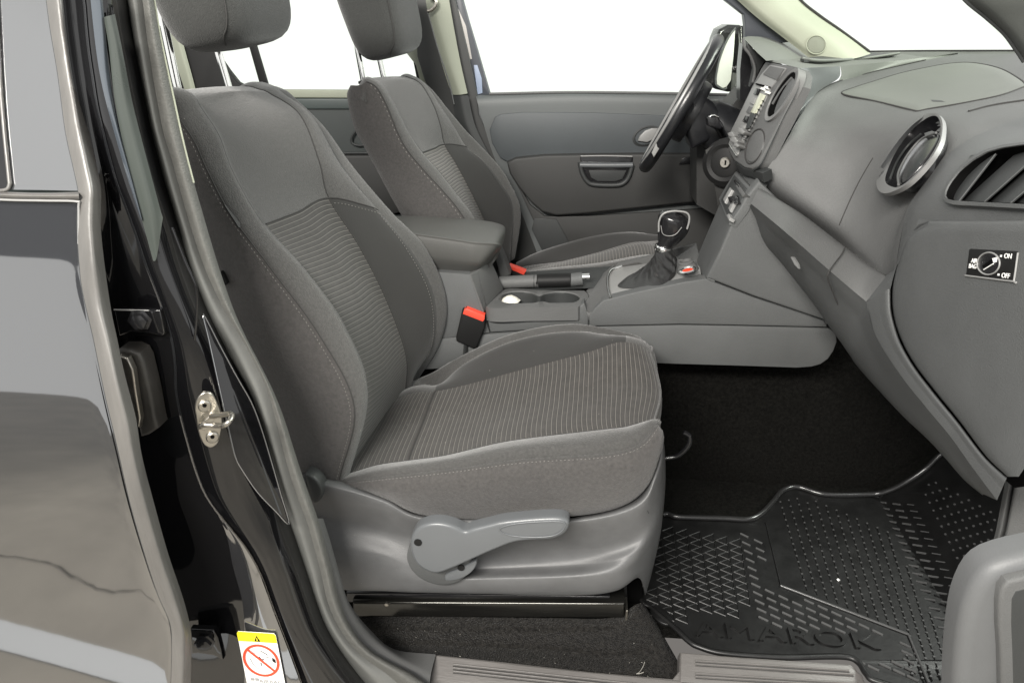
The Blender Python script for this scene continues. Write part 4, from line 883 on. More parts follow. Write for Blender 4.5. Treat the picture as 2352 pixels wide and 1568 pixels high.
# handbrake
hs = [y(1148, 649, .0), y(1240, 645, .0)]
tube('handbrake_arm', [hs[0], hs[1]], .0165, plastic_soft, co, raw=True, seg=20, flat=1)
tube('handbrake_grip', [y(1236, 645.5, 0), y(1240, 645, 0), y(1280, 644, 0), y(1308, 643, 0), y(1312, 643, 0)], [.0165, .018, .0185, .018, .0165], black_matt, co, seg=24)
tube('handbrake_collar', [y(1310, 643, 0), y(1338, 640, 0)], .0172, plastic, co, raw=True, seg=24)
tube('handbrake_button', [y(1336, 636, 0), y(1354, 635, 0)], .0085, chrome, co, raw=True, seg=20)
tube('grip_ring', [y(1226, 646, 0), y(1228, 646, 0)], .0175, plastic_dark, co, raw=True, seg=24)
# armrest
Ar = [
 [y(920, 612, -.11), y(1000, 622, -.11), y(1050, 624, -.11), y(1085, 623, -.11), y(1098, 622, -.10), y(1100, 621, -.06)],
 [y(920, 580, -.133), y(1000, 592, -.133), y(1050, 598, -.133), y(1088, 602, -.133), y(1112, 602, -.12), y(1118, 608, -.06)],
 [y(920, 537, -.133), y(1000, 549, -.133), y(1050, 556, -.133), y(1095, 563, -.133), y(1140, 566, -.11), y(1148, 572, -.05)],
 [y(915, 529, -.12), y(1000, 540, -.12), y(1050, 547, -.12), y(1095, 553, -.12), y(1140, 556, -.10), y(1153, 562, -.03)],
 [y(900, 508, 0), y(990, 514, 0), y(1050, 518, 0), y(1100, 523, 0), y(1145, 529, 0), y(1160, 540, .02)],
 [y(895, 497, .10), y(970, 497, .10), y(1035, 501, .10), y(1090, 505, .10), y(1138, 512, .10), y(1161, 524, .10)],
 [y(895, 499, .13), y(970, 499, .13), y(1035, 503, .13), y(1090, 507, .13), y(1136, 514, .13), y(1158, 528, .13)],
]
Ar = [c+[c[-1]+Vector((-.012, 0, -.03))] for c in Ar]
Grid(Ar, nr=8, nc=7).build('armrest', mat('armrest_vinyl', (.07, .07, .066), .48, bump=.35, scale=350, var=.05), co)
prism('armrest_support', ys(.07, (1090, 560), (1128, 560), (1180, 665), (1090, 665)), .04, plastic_dark, co)
prism('armrest_base', ys(-.10, (920, 600), (1095, 618), (1098, 628), (920, 628)), .2, plastic_dark, co)
# ------------------------------------------------------------------ dashboard
da = thing('dashboard', 'wide grey textured dashboard with round vents, radio stack and glovebox', 'dashboard', (.7, 0, .6))
VO_ = [(2017, 430), (2020, 385), (2044, 338), (2084, 291), (2124, 267), (2146, 263), (2160, 276), (2162, 295), (2155, 330), (2130, 370), (2084, 418), (2048, 438), (2026, 440)]
GO_ = [(2167, 447), (2180, 419), (2203, 390), (2232, 366), (2265, 348), (2302, 337), (2352, 330), (2445, 325), (2490, 400), (2482, 480), (2352, 474), (2250, 469), (2191, 466), (2173, 460)]
D1 = [
 [xx(1740, 440, .59), xx(1753, 403, .575), xx(1788, 350, .575), xx(1818, 302, .58), xx(1847, 252, .60), xx(1878, 212, .65), xx(1925, 188, .72), xx(2010, 165, .83), xx(2126, 140, .98), xx(2200, 124, 1.15)],
 [xx(1800, 476, .60), xx(1810, 440, .582), xx(1842, 375, .582), xx(1872, 318, .59), xx(1905, 262, .62), xx(1945, 222, .68), xx(2010, 196, .76), xx(2090, 170, .86), xx(2190, 142, .99), xx(2255, 124, 1.15)],
 [xx(1916, 553, .605), xx(1928, 517, .588), xx(1962, 440, .588), xx(1998, 375, .595), xx(2040, 312, .625), xx(2085, 268, .68), xx(2150, 238, .76), xx(2230, 205, .86), xx(2310, 166, .99), xx(2400, 124, 1.15)],
 [xx(2030, 630, .58), xx(2022, 590, .578), xx(2055, 505, .582), xx(2105, 420, .592), xx(2160, 340, .62), xx(2205, 292, .67), xx(2265, 262, .74), xx(2350, 228, .84), xx(2450, 185, .97), xx(2520, 130, 1.15)],
 [xx(2058, 618, .562), xx(2066, 560, .564), xx(2085, 480, .567), xx(2118, 430, .575), xx(2160, 375, .595), xx(2212, 330, .635), xx(2280, 298, .69), xx(2380, 262, .78), xx(2500, 220, .9), xx(2600, 160, 1.1)],
]
GD = Grid(D1, nr=16, nc=20)
GD.build('front_panel', plastic_soft, da, hole=VO_)
tube('panel_seam', [GD.G[r][40]+GD.N[r][40]*.0006 for r in range(16, 52)], .0011, seam_m, da, raw=True)
tube('panel_seam', [xx(1878, 211, .649), xx(1925, 187, .719), xx(2010, 164, .829), xx(2126, 138, .979)], .0016, seam_m, da)
# rounded end piece with side grille
EP = [
 [x(2058, 618, .561), x(2067, 560, .563), x(2085, 478, .565), x(2120, 428, .573), x(2162, 373, .593), x(2214, 327, .633), x(2282, 295, .688), x(2382, 259, .778)],
 [x(2075, 600, .558), x(2100, 525, .555), x(2125, 470, .555), x(2160, 425, .562), x(2200, 380, .580), x(2250, 345, .61), x(2315, 318, .66), x(2400, 290, .73)],
 [x(2230, 545, .552), x(2240, 510, .55), x(2260, 470, .55), x(2290, 425, .555), x(2325, 385, .57), x(2365, 360, .59), x(2410, 335, .63), x(2460, 310, .69)],
 [x(2470, 545, .552), x(2480, 510, .55), x(2490, 470, .55), x(2500, 425, .555), x(2510, 385, .57), x(2520, 360, .59), x(2540, 335, .63), x(2570, 310, .69)],
]
GE = Grid(EP, nr=16, nc=24); GE.build('end_panel', plastic, da, hole=GO_)
# side grille: D-shaped frame, dark inside, slanted blades
GP = Plane(x(2200, 470, .546), x(2400, 470, .546), x(2300, 340, .575))
go = [(2163, 447), (2166, 436), (2178, 414), (2200, 386), (2228, 362), (2262, 344), (2300, 333), (2352, 326), (2450, 320), (2500, 400), (2490, 485), (2352, 479), (2250, 473), (2190, 470), (2170, 464)]
gi = [(2172, 447), (2182, 424), (2206, 393), (2236, 369), (2268, 351), (2304, 341), (2352, 334), (2440, 330), (2480, 400), (2475, 474), (2352, 469), (2250, 464), (2192, 461), (2177, 457)]
ring_plate('side_grille', [GP(u, v, .004) for u, v in go], [GP(u, v, .004) for u, v in gi], .05, GP.n, plastic, da, 90, void_m, .92)
for (a, b) in (((2203, 462), (2288, 352)), ((2262, 463), (2400, 340)), ((2322, 466), (2450, 356)), ((2382, 468), (2480, 376))):
    A_, B_ = GP(*a, -.003), GP(*b, -.003); A2_, B2_ = GP(a[0]-50, a[1]-2, -.016), GP(b[0]-58, b[1]+4, -.016)
    prism('grille_blade', [A_, B_, B2_, A2_], .002, plastic_dark, da, .0005); tube('blade_edge', [A_, B_], .001, plastic, da, raw=True)
# top lid
lid = [(1934, 216), (1962, 202), (2000, 190), (2066, 170), (2130, 156), (2183, 147), (2225, 145), (2265, 150), (2301, 160), (2330, 175), (2356, 195), (2340, 205), (2290, 222), (2200, 240), (2133, 251), (2108, 256), (2092, 253), (2010, 233)]
from mathutils.bvhtree import BVHTree
def tree_of(G):
    vs2 = [v for r in G.G for v in r]; nC = len(G.G[0]); fs = [(r*nC+c, r*nC+c+1, (r+1)*nC+c+1, (r+1)*nC+c) for r in range(len(G.G)-1) for c in range(nC-1)]
    return BVHTree.FromPolygons(vs2, fs)
TD = tree_of(GD)
def onto(T_, u, v, off=0, fb=None):
    d = ray(u, v).normalized(); h = T_.ray_cast(CAM, d)
    if h[0] is None: return fb
    n = h[1] if h[1].dot(d) < 0 else -h[1]
    return h[0]+n*off
ld = [onto(TD, u, v, .0) for u, v in lid]; ld = [p for p in ld if p]
ls = spline(ld, 5, True)
tube('lid_gap', ls, .0024, seam_m, da, raw=True, closed=True)
# the lid itself: sheet laid on the panel, slightly proud
bm = bmesh.new(); cen = sum(ls, Vector())/len(ls); rings = []
for t in (0, .03, .2, .4, .6, .8, .97):
    row = []
    for p in ls:
        q = p.lerp(cen, t); d = (q-CAM); h = TD.ray_cast(CAM, d.normalized()); w_ = h[0] if h[0] else q; n = h[1] if h[0] and h[1].z > 0 else Vector((0, 0, 1)) if not h[0] else -h[1]
        row.append(bm.verts.new(w_+n*(.0 if t == 0 else .0022)))
    rings.append(row)
for A_, B_ in zip(rings, rings[1:]):
    for k in range(len(A_)): bm.faces.new((A_[k], A_[(k+1) % len(A_)], B_[(k+1) % len(A_)], B_[k]))
bm.faces.new(rings[-1]); finish('top_lid', bm, plastic_top_lit, da)
ps = [onto(TD, u, v, .0025) for u, v in [(2240, 246-8), (2300, 232), (2352, 222)]]
if all(ps): tube('top_groove', [onto(TD, u, v, .0) for u, v in [(2225, 257), (2280, 243), (2352, 232), (2400, 226)]], .003, seam_m, da)
pr_ = [onto(TD, u, v, .0026) for u, v in [(2138, 232), (2164, 234), (2170, 237), (2142, 236)]]
if all(pr_): prism('lid_mark', pr_, .0006, plastic_dark, da)
# centre pod top and side
SK = Plane(y(1836, 168, -.13), y(1741, 376, -.13), y(1748, 157, .11)); Xn = SK.n
PT = [
 [SK(1757, 139), SK(1763, 141), SK(1800, 148), SK(1833, 158)],
 [xx(1762, 135, .60), xx(1775, 137, .60), xx(1830, 146, .60), xx(1862, 156, .60)],
 [xx(1800, 134, .72), xx(1840, 137, .70), xx(1880, 146, .70), xx(1930, 152, .72)],
 [xx(1860, 127, .88), xx(1940, 128, .88), xx(1990, 136, .87), xx(2030, 143, .86)],
 [xx(1960, 122, 1.1), xx(2020, 121, 1.12), xx(2070, 124, 1.10), xx(2126, 132, 1.0)],
]
Grid([[p[i] for p in PT] for i in range(4)], nr=9, nc=8).build('pod_top', plastic_top_lit, da)
PSd = [
 [SK(1833, 157), SK(1838, 170), SK(1832, 205), SK(1798, 272), SK(1768, 335), SK(1746, 378), SK(1728, 394)],
 [xx(1862, 156, .60), xx(1866, 172, .61), xx(1855, 215, .60), xx(1820, 275, .59), xx(1786, 337, .588), xx(1762, 385, .588), xx(1748, 408, .588)],
 [xx(1930, 152, .72), xx(1926, 180, .715), xx(1880, 210, .648), xx(1848, 251, .598), xx(1815, 307, .58), xx(1784, 362, .576), xx(1758, 408, .576)],
]
Grid(PSd, nr=8, nc=8).build('pod_side', plastic_smooth, da)
PF = [[xx(1930, 152, .72), xx(2030, 143, .86), xx(2126, 132, 1.0), xx(2200, 122, 1.14)], [xx(1932, 172, .725), xx(2022, 157, .85), xx(2124, 138, .995), xx(2200, 124, 1.15)], [xx(1925, 188, .72), xx(2010, 166, .83), xx(2126, 141, .98), xx(2200, 126, 1.15)]]
Grid(PF, nr=8, nc=6).build('pod_shoulder', plastic_top_lit, da)
TT = Plane(xx(1850, 141, .68), xx(2050, 125, .98), xx(1960, 139, .80))
try_ = [xx(1838, 138, .66), xx(1880, 143, .69), xx(1960, 139, .83), xx(2010, 133, .9), xx(2060, 126, 1.0), xx(2000, 124, 1.0), xx(1920, 130, .86)]
prism('tray', [p+Vector((0, 0, .004)) for p in try_], .006, plastic_dark, da, curve=2)
tube('tray_rim', [p+Vector((0, -.002, .006)) for p in [xx(1840, 140, .66), xx(1885, 145, .69), xx(1962, 141, .83), xx(2012, 135, .9), xx(2064, 127, 1.0)]], .004, plastic_top_lit, da)
dt = Grid([[xx(1900, 129, .95), xx(2000, 120.5, 1.12), xx(2160, 119, 1.2), xx(2331, 119, 1.2), xx(2420, 120, 1.2)], [xx(1900, 150, 1.0), xx(2050, 144, 1.08), xx(2200, 140, 1.14), xx(2352, 140, 1.16), xx(2450, 140, 1.16)]], nr=8, nc=4)
dt.build('windscreen_ledge', plastic_top_lit, da)
tube('windscreen_edge', [xx(1995, 118.6, 1.19), xx(2100, 117.6, 1.21), xx(2200, 117.4, 1.21), xx(2331, 117.5, 1.21)], .0035, seam_m, da)
# stack face
c10 = lambda a, b: (1599.4+a*.228, 56.4+b*.228)
sf = [(1759, 141), (1790, 147), (1812, 150), (1829, 154), (1836, 168), (1832, 195), (1815, 232), (1794, 274), (1776, 308), (1759, 342), (1746, 368), (1738, 380), (1727, 388), (1709, 385), (1686, 369), (1676, 352), (1669, 336), (1668, 321), (1684, 288), (1700, 255), (1727, 198), (1748, 157)]
def face(name, pts, off, depth, m, par, bev=.002, curve=0, conv=True):
    return prism(name, [SK(*(c10(*p) if conv else p), off) for p in pts], depth, m, par, bev, 3, Xn, curve=curve)
stack = face('stack_face', sf, 0, .03, plastic_soft, da, .004, conv=False)
def ell(c, a, b, n=48): return [(c[0]+a[0]*math.cos(2*math.pi*k/n)+b[0]*math.sin(2*math.pi*k/n), c[1]+a[1]*math.cos(2*math.pi*k/n)+b[1]*math.sin(2*math.pi*k/n)) for k in range(n)]
def vent(par, P_, c, a, b, body, rim_m, deep, blade_a, k=.84, shift=(0, 0)):
    o = ell(c, a, b); i = ell((c[0]+shift[0], c[1]+shift[1]), (a[0]*k, a[1]*k), (b[0]*k*.96, b[1]*k*.96)); nn = P_.n
    v_ = ring_plate('vent', [P_(u, v, .006) for u, v in o], [P_(u, v, .003) for u, v in i], deep, nn, rim_m, par, 96, body, .88, .001)
    return v_
PX_ = Plane(SK(1800, 200), SK(1700, 300), SK(1780, 300))
v1 = vent(da, PX_, c10(858, 706), (157*.228, -262*.228), (66*.228, 40*.228), plastic_dark, satin_m, .035, 0)
face('vent_disc', ell((878, 728), (96, -186), (30, 20), 32), .004, .02, plastic, v1, .004)
face('vent_dark_plate', ell(c10(858, 706), (130*.228, -218*.228), (52*.228, 32*.228), 40), .0015, .001, void_m, v1, 0, conv=False)  # black plate standing in for the shade inside the vent
tube('vent_slot', [SK(*c10(a, b), .0035) for a, b in [(790, 810), (850, 700), (905, 620)]], .0025, void_m, v1)
tube('vent_flap', [SK(*c10(a, b), .004) for a, b in [(770, 800), (860, 660), (960, 540)]], .003, plastic_soft, v1)
face('blank_disc', ell((588, 1225), (60, -158), (66, 36), 40), .0035, .008, plastic_soft, da, .003)
tube('blank_rim', [SK(*c10(*p), .001) for p in ell((588, 1228), (64, -170), (72, 40), 40)], .0018, seam_m, da, closed=True, raw=True)
# radio
rad = face('radio', [(655, 500), (740, 405), (905, 440), (800, 575), (745, 640), (640, 860), (560, 1010), (490, 1130), (410, 1310), (310, 1200), (350, 1070), (460, 850), (560, 640)], .003, .006, silver, da, .001)
face('top_button_bar', [(668, 502), (742, 418), (880, 445), (800, 560)], .006, .004, plastic_soft, rad, .001)
for k in range(6):
    a0, b0 = 600-k*36, 640+k*92
    face('radio_button', [(a0, b0), (a0+34, b0+10), (a0+4, b0+72), (a0-30, b0+60)], .008, .006, [black_gloss, silver, plastic_soft][k % 3], rad, .001)
face('display', [(640, 690), (690, 712), (590, 900), (545, 885)], .0075, .003, lcd, rad, .0005)
face('display_shade', [(545, 890), (592, 905), (530, 1040), (490, 1060)], .0078, .003, plastic_dark, rad, .0005)
face('cd_slot', [(600, 590), (740, 625), (735, 640), (592, 605)], .0075, .003, void_m, rad, .0003)
for p in ((655, 655), (700, 690), (690, 640)):
    face('radio_button', [(p[0], p[1]-25), (p[0]+30, p[1]-15), (p[0]+15, p[1]+8), (p[0]-18, p[1]-4)], .009, .006, white_m, rad, .001)
for p, s in (((345, 1110), 38), ((372, 1165), 44), ((395, 1215), 30), ((445, 1075), 40)):
    face('radio_knob', [(p[0]-s, p[1]-s*.5), (p[0]+s*.2, p[1]-s*.9), (p[0]+s, p[1]+s*.2), (p[0]+s*.3, p[1]+s*.8), (p[0]-s*.7, p[1]+s*.4)], .02, .02, silver, rad, .003, 0)
face('radio_slot', [(410, 1040), (430, 1035), (500, 1110), (485, 1135)], .010, .004, silver, rad, .001)
face('radio_slot', [(312, 1190), (322, 1192), (400, 1320), (392, 1325)], .008, .004, chrome, rad, .001)
for k in range(10):
    a0, b0 = 655-k*20, 760+k*44
    face('button_gap', [(a0-2, b0), (a0+24, b0+8), (a0+22, b0+16), (a0-4, b0+8)], .0072, .002, void_m, rad, 0)
# pod underside lip
prism('pod_lip', [SK(1686, 370, -.004), SK(1709, 387, -.004), SK(1728, 390, -.004), SK(1752, 398, -.004), SK(1755, 420, -.02), SK(1735, 412, -.02), SK(1700, 400, -.02)], .02, plastic_dark, da, .002)
# climate panel
CLP = Plane(y(1726, 432, -.125), y(1673, 515, -.135), y(1689, 393, .05))
cl = prism('climate_panel', [CLP(u, v, .002) for u, v in [(1689, 393), (1726, 432), (1700, 478), (1673, 515), (1649, 458), (1668, 425)]], .02, plastic, da, .004, 3, CLP.n)
prism('climate_inset', [CLP(u, v, .0035) for u, v in [(1686, 402), (1716, 434), (1695, 474), (1673, 503), (1655, 460), (1672, 428)]], .004, plastic_dark, cl, .001, 2, CLP.n)
for pts, m_ in (([(1660, 458), (1676, 430), (1681, 436), (1664, 466)], silver), ([(1672, 478), (1684, 456), (1688, 462), (1676, 486)], silver), ([(1688, 426), (1696, 422), (1712, 446), (1704, 452)], plastic_soft), ([(1670, 452), (1692, 448), (1696, 466), (1678, 470)], black_gloss), ([(1684, 416), (1688, 412), (1700, 428), (1696, 432)], black_gloss), ([(1668, 494), (1674, 490), (1678, 500), (1674, 506)], silver)):
    prism('climate_control', [CLP(u, v, .010) for u, v in pts], .012, m_, cl, .0015, 2, CLP.n)
# lower band under the groove
Lb = [
 [xx(1738, 426, .59), xx(1797, 463, .59), xx(1850, 497, .59), xx(1941, 567, .588), xx(2000, 610, .586), xx(2034, 633, .575)],
 [xx(1741, 433, .565), xx(1797, 470, .565), xx(1850, 505, .565), xx(1940, 575, .563), xx(1996, 618, .56), xx(2030, 641, .556)],
 [xx(1725, 468, .545), xx(1779, 512, .545), xx(1833, 558, .545), xx(1905, 621, .543), xx(1955, 664, .541), xx(1990, 693, .5385)],
]
Grid(Lb, nr=8, nc=7).build('lower_band', plastic_soft, da)
CRS = [(1725, 468, .545), (1779, 512, .545), (1833, 558, .545), (1905, 621, .543), (1955, 664, .541), (1990, 693, .5385), (1997, 726, .5385), (2012, 774, .54), (2066, 858, .542), (2133, 942, .544), (2183, 1002, .546), (2235, 1075, .547), (2290, 1148, .548)]
LWR = [(1705, 510), (1748, 560), (1800, 610), (1868, 690), (1905, 742), (1932, 778), (1952, 808), (1978, 845), (2066, 942), (2133, 1006), (2172, 1048), (2217, 1099), (2260, 1135)]
lf = Grid([[xx(u, v, X) for u, v, X in CRS], [xx((a*2+u)/3, (b*2+v)/3, X+.018) for (a, b, X), (u, v) in zip(CRS, LWR)], [xx(u, v, .61) for u, v in LWR], [xx(u-3, v+2, .72) for u, v in LWR]], nr=8, nc=7)
lf.build('lower_facet', plastic, da)
tube('band_joint', [xx(1941, 568, .562), xx(1932, 585, .553), xx(1905, 622, .541), xx(1903, 645, .546), xx(1925, 700, .57)], .0012, seam_m, da)
prism('footwell_lamp', [xx(u, v, .562) for u, v in [(1815, 590), (1822, 592), (1832, 608), (1834, 618), (1824, 608)]], .004, plastic_soft, da, .001, 2, Vector((-1, -.3, -.2)))
# glovebox surround and lower edge
E = [(1990, 693), (1992, 709), (1997, 726), (2012, 774), (2066, 858), (2133, 942), (2183, 1002), (2235, 1075), (2290, 1148)]
LX = [.65, .645, .64, .63, .62, .61, .60, .60, .60]
Lw = [(1932, 778), (1943, 795), (1952, 810), (1972, 838), (2066, 942), (2133, 1006), (2172, 1048), (2217, 1099), (2260, 1135)]
Gc = [(2044, 662), (2044, 694), (2047, 724), (2064, 781), (2097, 841), (2148, 908), (2198, 969), (2259, 1048), (2312, 1098)]
Sd = Grid([[xx(u, v, .5385+.001*k) for k, (u, v) in enumerate(E)], [x((a+c)/2, (b+d)/2, .540+.0007*k) for k, ((a, b), (c, d)) in enumerate(zip(E, Gc))], [x(u, v, .545) for u, v in Gc], [x(u+2, v, .58) for u, v in Gc]], nr=7, nc=6)
Sd.build('glovebox_surround', plastic, da)
Grid([[x(2034, 633, .5745), x(2030, 641, .556), x(1990, 692, .5385)], [x(2050, 622, .562), x(2046, 634, .552), x(2018, 678, .543)], [x(2060, 610, .56), x(2052, 636, .55), x(2045, 664, .545)]], nr=6, nc=5).build('surround_corner', plastic, da)
gdL = [(2125, 508), (2084, 550), (2062, 608), (2049, 664), (2052, 724), (2070, 781), (2103, 840), (2154, 906), (2204, 967), (2264, 1046), (2314, 1094)]
gdR = [(2480, 505), (2475, 560), (2470, 610), (2462, 670), (2455, 730), (2445, 790), (2435, 850), (2420, 910), (2400, 970), (2370, 1046), (2340, 1094)]
def mixp(t, X_): return [x(a+(c-a)*t, b+(d-b)*t, X_) for (a, b), (c, d) in zip(gdL, gdR)]
dr = [mixp(0, .575), mixp(.004, .552), mixp(.03, .541), mixp(.2, .535), mixp(.6, .533), mixp(1, .533)]
dr = [[c[0]+Vector((.03, 0, -.001)), c[0]+Vector((.006, 0, 0))]+[c[0]+Vector((0, 0, -.010))]+c[1:] for c in dr]
gb = Grid(dr, nr=7, nc=7); door_ = gb.build('glovebox_door', plastic, da)
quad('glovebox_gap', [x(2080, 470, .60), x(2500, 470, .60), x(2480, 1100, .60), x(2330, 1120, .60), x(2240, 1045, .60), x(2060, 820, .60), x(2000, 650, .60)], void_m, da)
prism('cross_member', [x(2076, 515, .562), x(2110, 490, .556), x(2500, 490, .55), x(2500, 512, .55), x(2130, 512, .552), x(2112, 519, .552), (x(2096, 536, .556))], .02, plastic, da, .003)
# airbag switch
WB = tree_of(gb)
sA = [onto(WB, u, v, .0006) for u, v in [(2219.5, 631), (2227, 571), (2339, 577), (2325, 636)]]
SWn = (sA[1]-sA[0]).cross(sA[2]-sA[1]).normalized(); SWn = SWn if SWn.dot(CAM-sA[0]) > 0 else -SWn
def sw(a, b, o=0): return sA[1]+(sA[2]-sA[1])*a+(sA[0]-sA[1])*b+SWn*o
tube('switch_rim', [sw(a, b, .0005) for a, b in [(.0, 1.03), (.97, 1.03), (1.01, .98), (1.015, .05)]], .0012, silver, door_)
sp_ = prism('airbag_switch_plate', [sw(.0, .04), sw(.03, 0), sw(.98, 0), sw(1, .04), sw(1, .95), sw(.97, 1), sw(0, 1)], .002, black_matt, da, .0006, 2, SWn)
ea, eb = (sw(1, 0)-sw(0, 0)), (sw(0, 1)-sw(0, 0))
cx_, cy_, rr_ = .475, .5, .40
def circ(r, n=32): return [sw(cx_+.58*r*math.cos(2*math.pi*k/n), cy_+r*math.sin(2*math.pi*k/n), .001) for k in range(n)]
lw_ = eb.length/ea.length
tube('dial_ring', circ(.40), .0011, silver, sp_, closed=True, raw=True)
prism('dial', circ(.39), .0015, black_gloss, sp_, .0004, 2, SWn)
def swp(name, pts, m_, o=.0022): prism(name, [sw(a, b, o) for a, b in pts], .0006, m_, sp_, 0, 2, SWn)
swp('dial_arrow', [(.56, .30), (.66, .24), (.65, .42), (.60, .46)], white_m)
swp('dial_slot', [(.37, .60), (.55, .33), (.60, .45), (.42, .72)], void_m)
tube('dial_line', [sw(.42, .73, .0023), sw(.60, .49, .0023)], .0007, white_m, sp_, raw=True)
swp('on_mark', [(.69, .16), (.72, .16), (.72, .23), (.69, .23)], white_m, .001); swp('off_mark', [(.69, .82), (.72, .82), (.72, .89), (.69, .89)], white_m, .001)
def swt(s, a, b, h):
    ex_ = ea.normalized(); ey_ = -(eb.normalized()); ex_ = ex_*1.25; M4 = Matrix(((ex_.x, ey_.x, SWn.x, 0), (ex_.y, ey_.y, SWn.y, 0), (ex_.z, ey_.z, SWn.z, 0), (0, 0, 0, 1))); M4.translation = sw(a, b, .0012)
    text('lettering', s, M4, 1.1*h*eb.length, white_m, sp_, .0002, 0, .95, .0001)
swt('AIR', .17, .45, .215); swt('BAG', .15, .655, .215); swt('ON', .85, .19, .22); swt('OFF', .855, .87, .22)
# right round vent
VP = Plane(onto(TD, 2018, 425, .003), onto(TD, 2150, 268, .012), onto(TD, 2140, 360, .013))
vo = [(2015, 432), (2013, 415), (2019, 380), (2042, 336), (2082, 289), (2124, 264), (2148, 260), (2162, 272), (2165, 295), (2158, 330), (2132, 372), (2086, 420), (2048, 441), (2026, 443)]
vi = [(2034, 418), (2038, 392), (2060, 345), (2092, 302), (2126, 273), (2149, 267), (2160, 284), (2158, 318), (2134, 364), (2098, 405), (2070, 427), (2052, 430)]
v2 = ring_plate('vent', spline([VP(u, v, .004) for u, v in vo], 8, True), spline([VP(u, v, .003) for u, v in vi], 8, True), .04, VP.n, satin_m, da, 110, black_gloss, .8, .0005, back=.008)
prism('vent_flap', [VP(u, v, .000) for u, v in [(2062, 420), (2066, 396), (2086, 356), (2118, 318), (2150, 306), (2152, 322), (2128, 362), (2095, 400), (2074, 420)]], .012, black_gloss, v2, .003, 3, curve=3)
tube('flap_edge', [VP(u, v, .004) for u, v in [(2064, 424), (2064, 396), (2086, 354), (2116, 320), (2150, 305)]], .0022, plastic_soft, v2)
tube('flap_edge', [VP(u, v, -.006) for u, v in [(2045, 410), (2060, 372), (2085, 335), (2115, 308)]], .0022, plastic_dark, v2)
prism('flap_hinge', [VP(u, v, .003) for u, v in [(2122, 306), (2140, 300), (2150, 304), (2142, 312), (2126, 316)]], .004, plastic, v2, .001)
# instrument hood
H = [
 [xx(1706, 87, .60), xx(1730, 84, .66), xx(1797, 91, .80), xx(1854, 108, .95), xx(1905, 129, 1.1)],
 [xx(1722, 103, .585), xx(1756, 100, .65), xx(1810, 107, .76), xx(1858, 120, .88), xx(1900, 133, 1.0)],
 [xx(1738, 120, .578), xx(1775, 118, .63), xx(1818, 123, .72), xx(1858, 130, .82), xx(1892, 138, .9)],
 [xx(1760, 140, .575), xx(1790, 138, .61), xx(1822, 138, .68), xx(1850, 140, .74), xx(1880, 145, .8)],
]
gh = Grid(H, nr=8, nc=6); gh.build('instrument_hood', plastic_top_lit, da)
prism('hood_shade', [y(u, v, .24) for u, v in [(1707, 89), (1716, 99), (1738, 122), (1757, 140), (1745, 160), (1733, 188), (1722, 200), (1731, 158), (1722, 120)]], .02, plastic_dark, da, .002)
tube('hood_lip', [y(u, v, .235) for u, v in [(1707, 89), (1711, 110), (1722, 125), (1731, 145), (1734, 165), (1729, 190)]], .004, plastic_soft, da)
prism('cluster', [y(u, v, .32) for u, v in [(1706, 100), (1740, 118), (1775, 137), (1800, 150), (1780, 190), (1740, 230), (1700, 230), (1700, 160)]], .05, black_gloss, da)
# driver-side lower dash with ignition
ds = Grid([[y(1620, 345, .12), y(1640, 420, .12), y(1650, 500, .14), y(1640, 560, .16)], [y(1660, 325, .11), y(1668, 400, .11), y(1670, 480, .12), y(1660, 560, .13)], [y(1700, 335, .10), y(1700, 420, .10), y(1690, 500, .11), y(1690, 560, .12)]], nr=6, nc=6)
ds.build('knee_panel', door_dark, da)
ign = lathe('ignition_surround', y(1666, 374, .10), Vector((-.5, -1, .1)), [(.060, -.02), (.058, .0), (.045, .008), (.036, .004), (.030, .006)], black_matt, da, 40)
lathe('ignition_lock', y(1666, 374, .093), Vector((-.5, -1, .1)), [(.0135, -.002), (.0135, .004), (.011, .006)], steel, ign, 32)
box('key_slot', y(1666, 374, .086), (.003, .003, .011), void_m, ign)
prism('far_dash', [y(u, v, .45) for u, v in [(1600, 330), (1720, 200), (1760, 220), (1760, 560), (1600, 470)]], .15, door_dark, da)
# steering wheel
sw_ = thing('steering_wheel', 'black leather steering wheel seen almost edge-on in front of the far window', 'steering wheel', y(1562, 243, .37))
WC = y(1562, 243, .37); wa = Vector((-math.cos(R(27)), -.0, math.sin(R(27)))); _r = ray(1562, 243).normalized(); wa = (wa-_r*wa.dot(_r)*.78).normalized()
wy = Vector((0, 1, 0)); wy = (wy-wa*wy.dot(wa)).normalized(); wu = wa.cross(wy)*(1 if wa.cross(wy).z > 0 else -1)
ringp = [WC+(wu*math.cos(t)+wy*math.sin(t))*.186 for t in [2*math.pi*k/64 for k in range(64)]]
tube('rim', ringp, .0175, wheel_m, sw_, closed=True, raw=True, seg=16)
bm = bmesh.new(); add_tube(bm, [p+wa*.0125-_r*.012 for p in ringp], .0042, 8, True); finish('rim_insert', bm, silver, sw_)
prism('spoke_trim', [y(u, v, .20) for u, v in [(1562, 226), (1570, 224), (1556, 262), (1530, 318), (1502, 362), (1497, 352), (1520, 300), (1545, 252)]], .006, silver, sw_, .002)
lathe('airbag_cover', WC+wa*-.03, wa, [(.085, -.02), (.088, .0), (.08, .022), (.055, .034), (.02, .038)], wheel_m, sw_, 40)
for ang in (90, -90, 180):
    d = wu*math.cos(R(ang))+wy*math.sin(R(ang)); s_ = wa.cross(d)
    pr1 = [WC+d*.06+s_*.03+wa*-.012, WC+d*.175+s_*.018, WC+d*.175-s_*.018, WC+d*.06-s_*.03+wa*-.012]
    prism('spoke', pr1, .012, wheel_m if ang != 90 else silver, sw_, .004, 3, wa)
sc_ = thing('steering_column', 'dark steering column shroud with indicator stalks behind the wheel', 'steering column', y(1640, 280, .37))
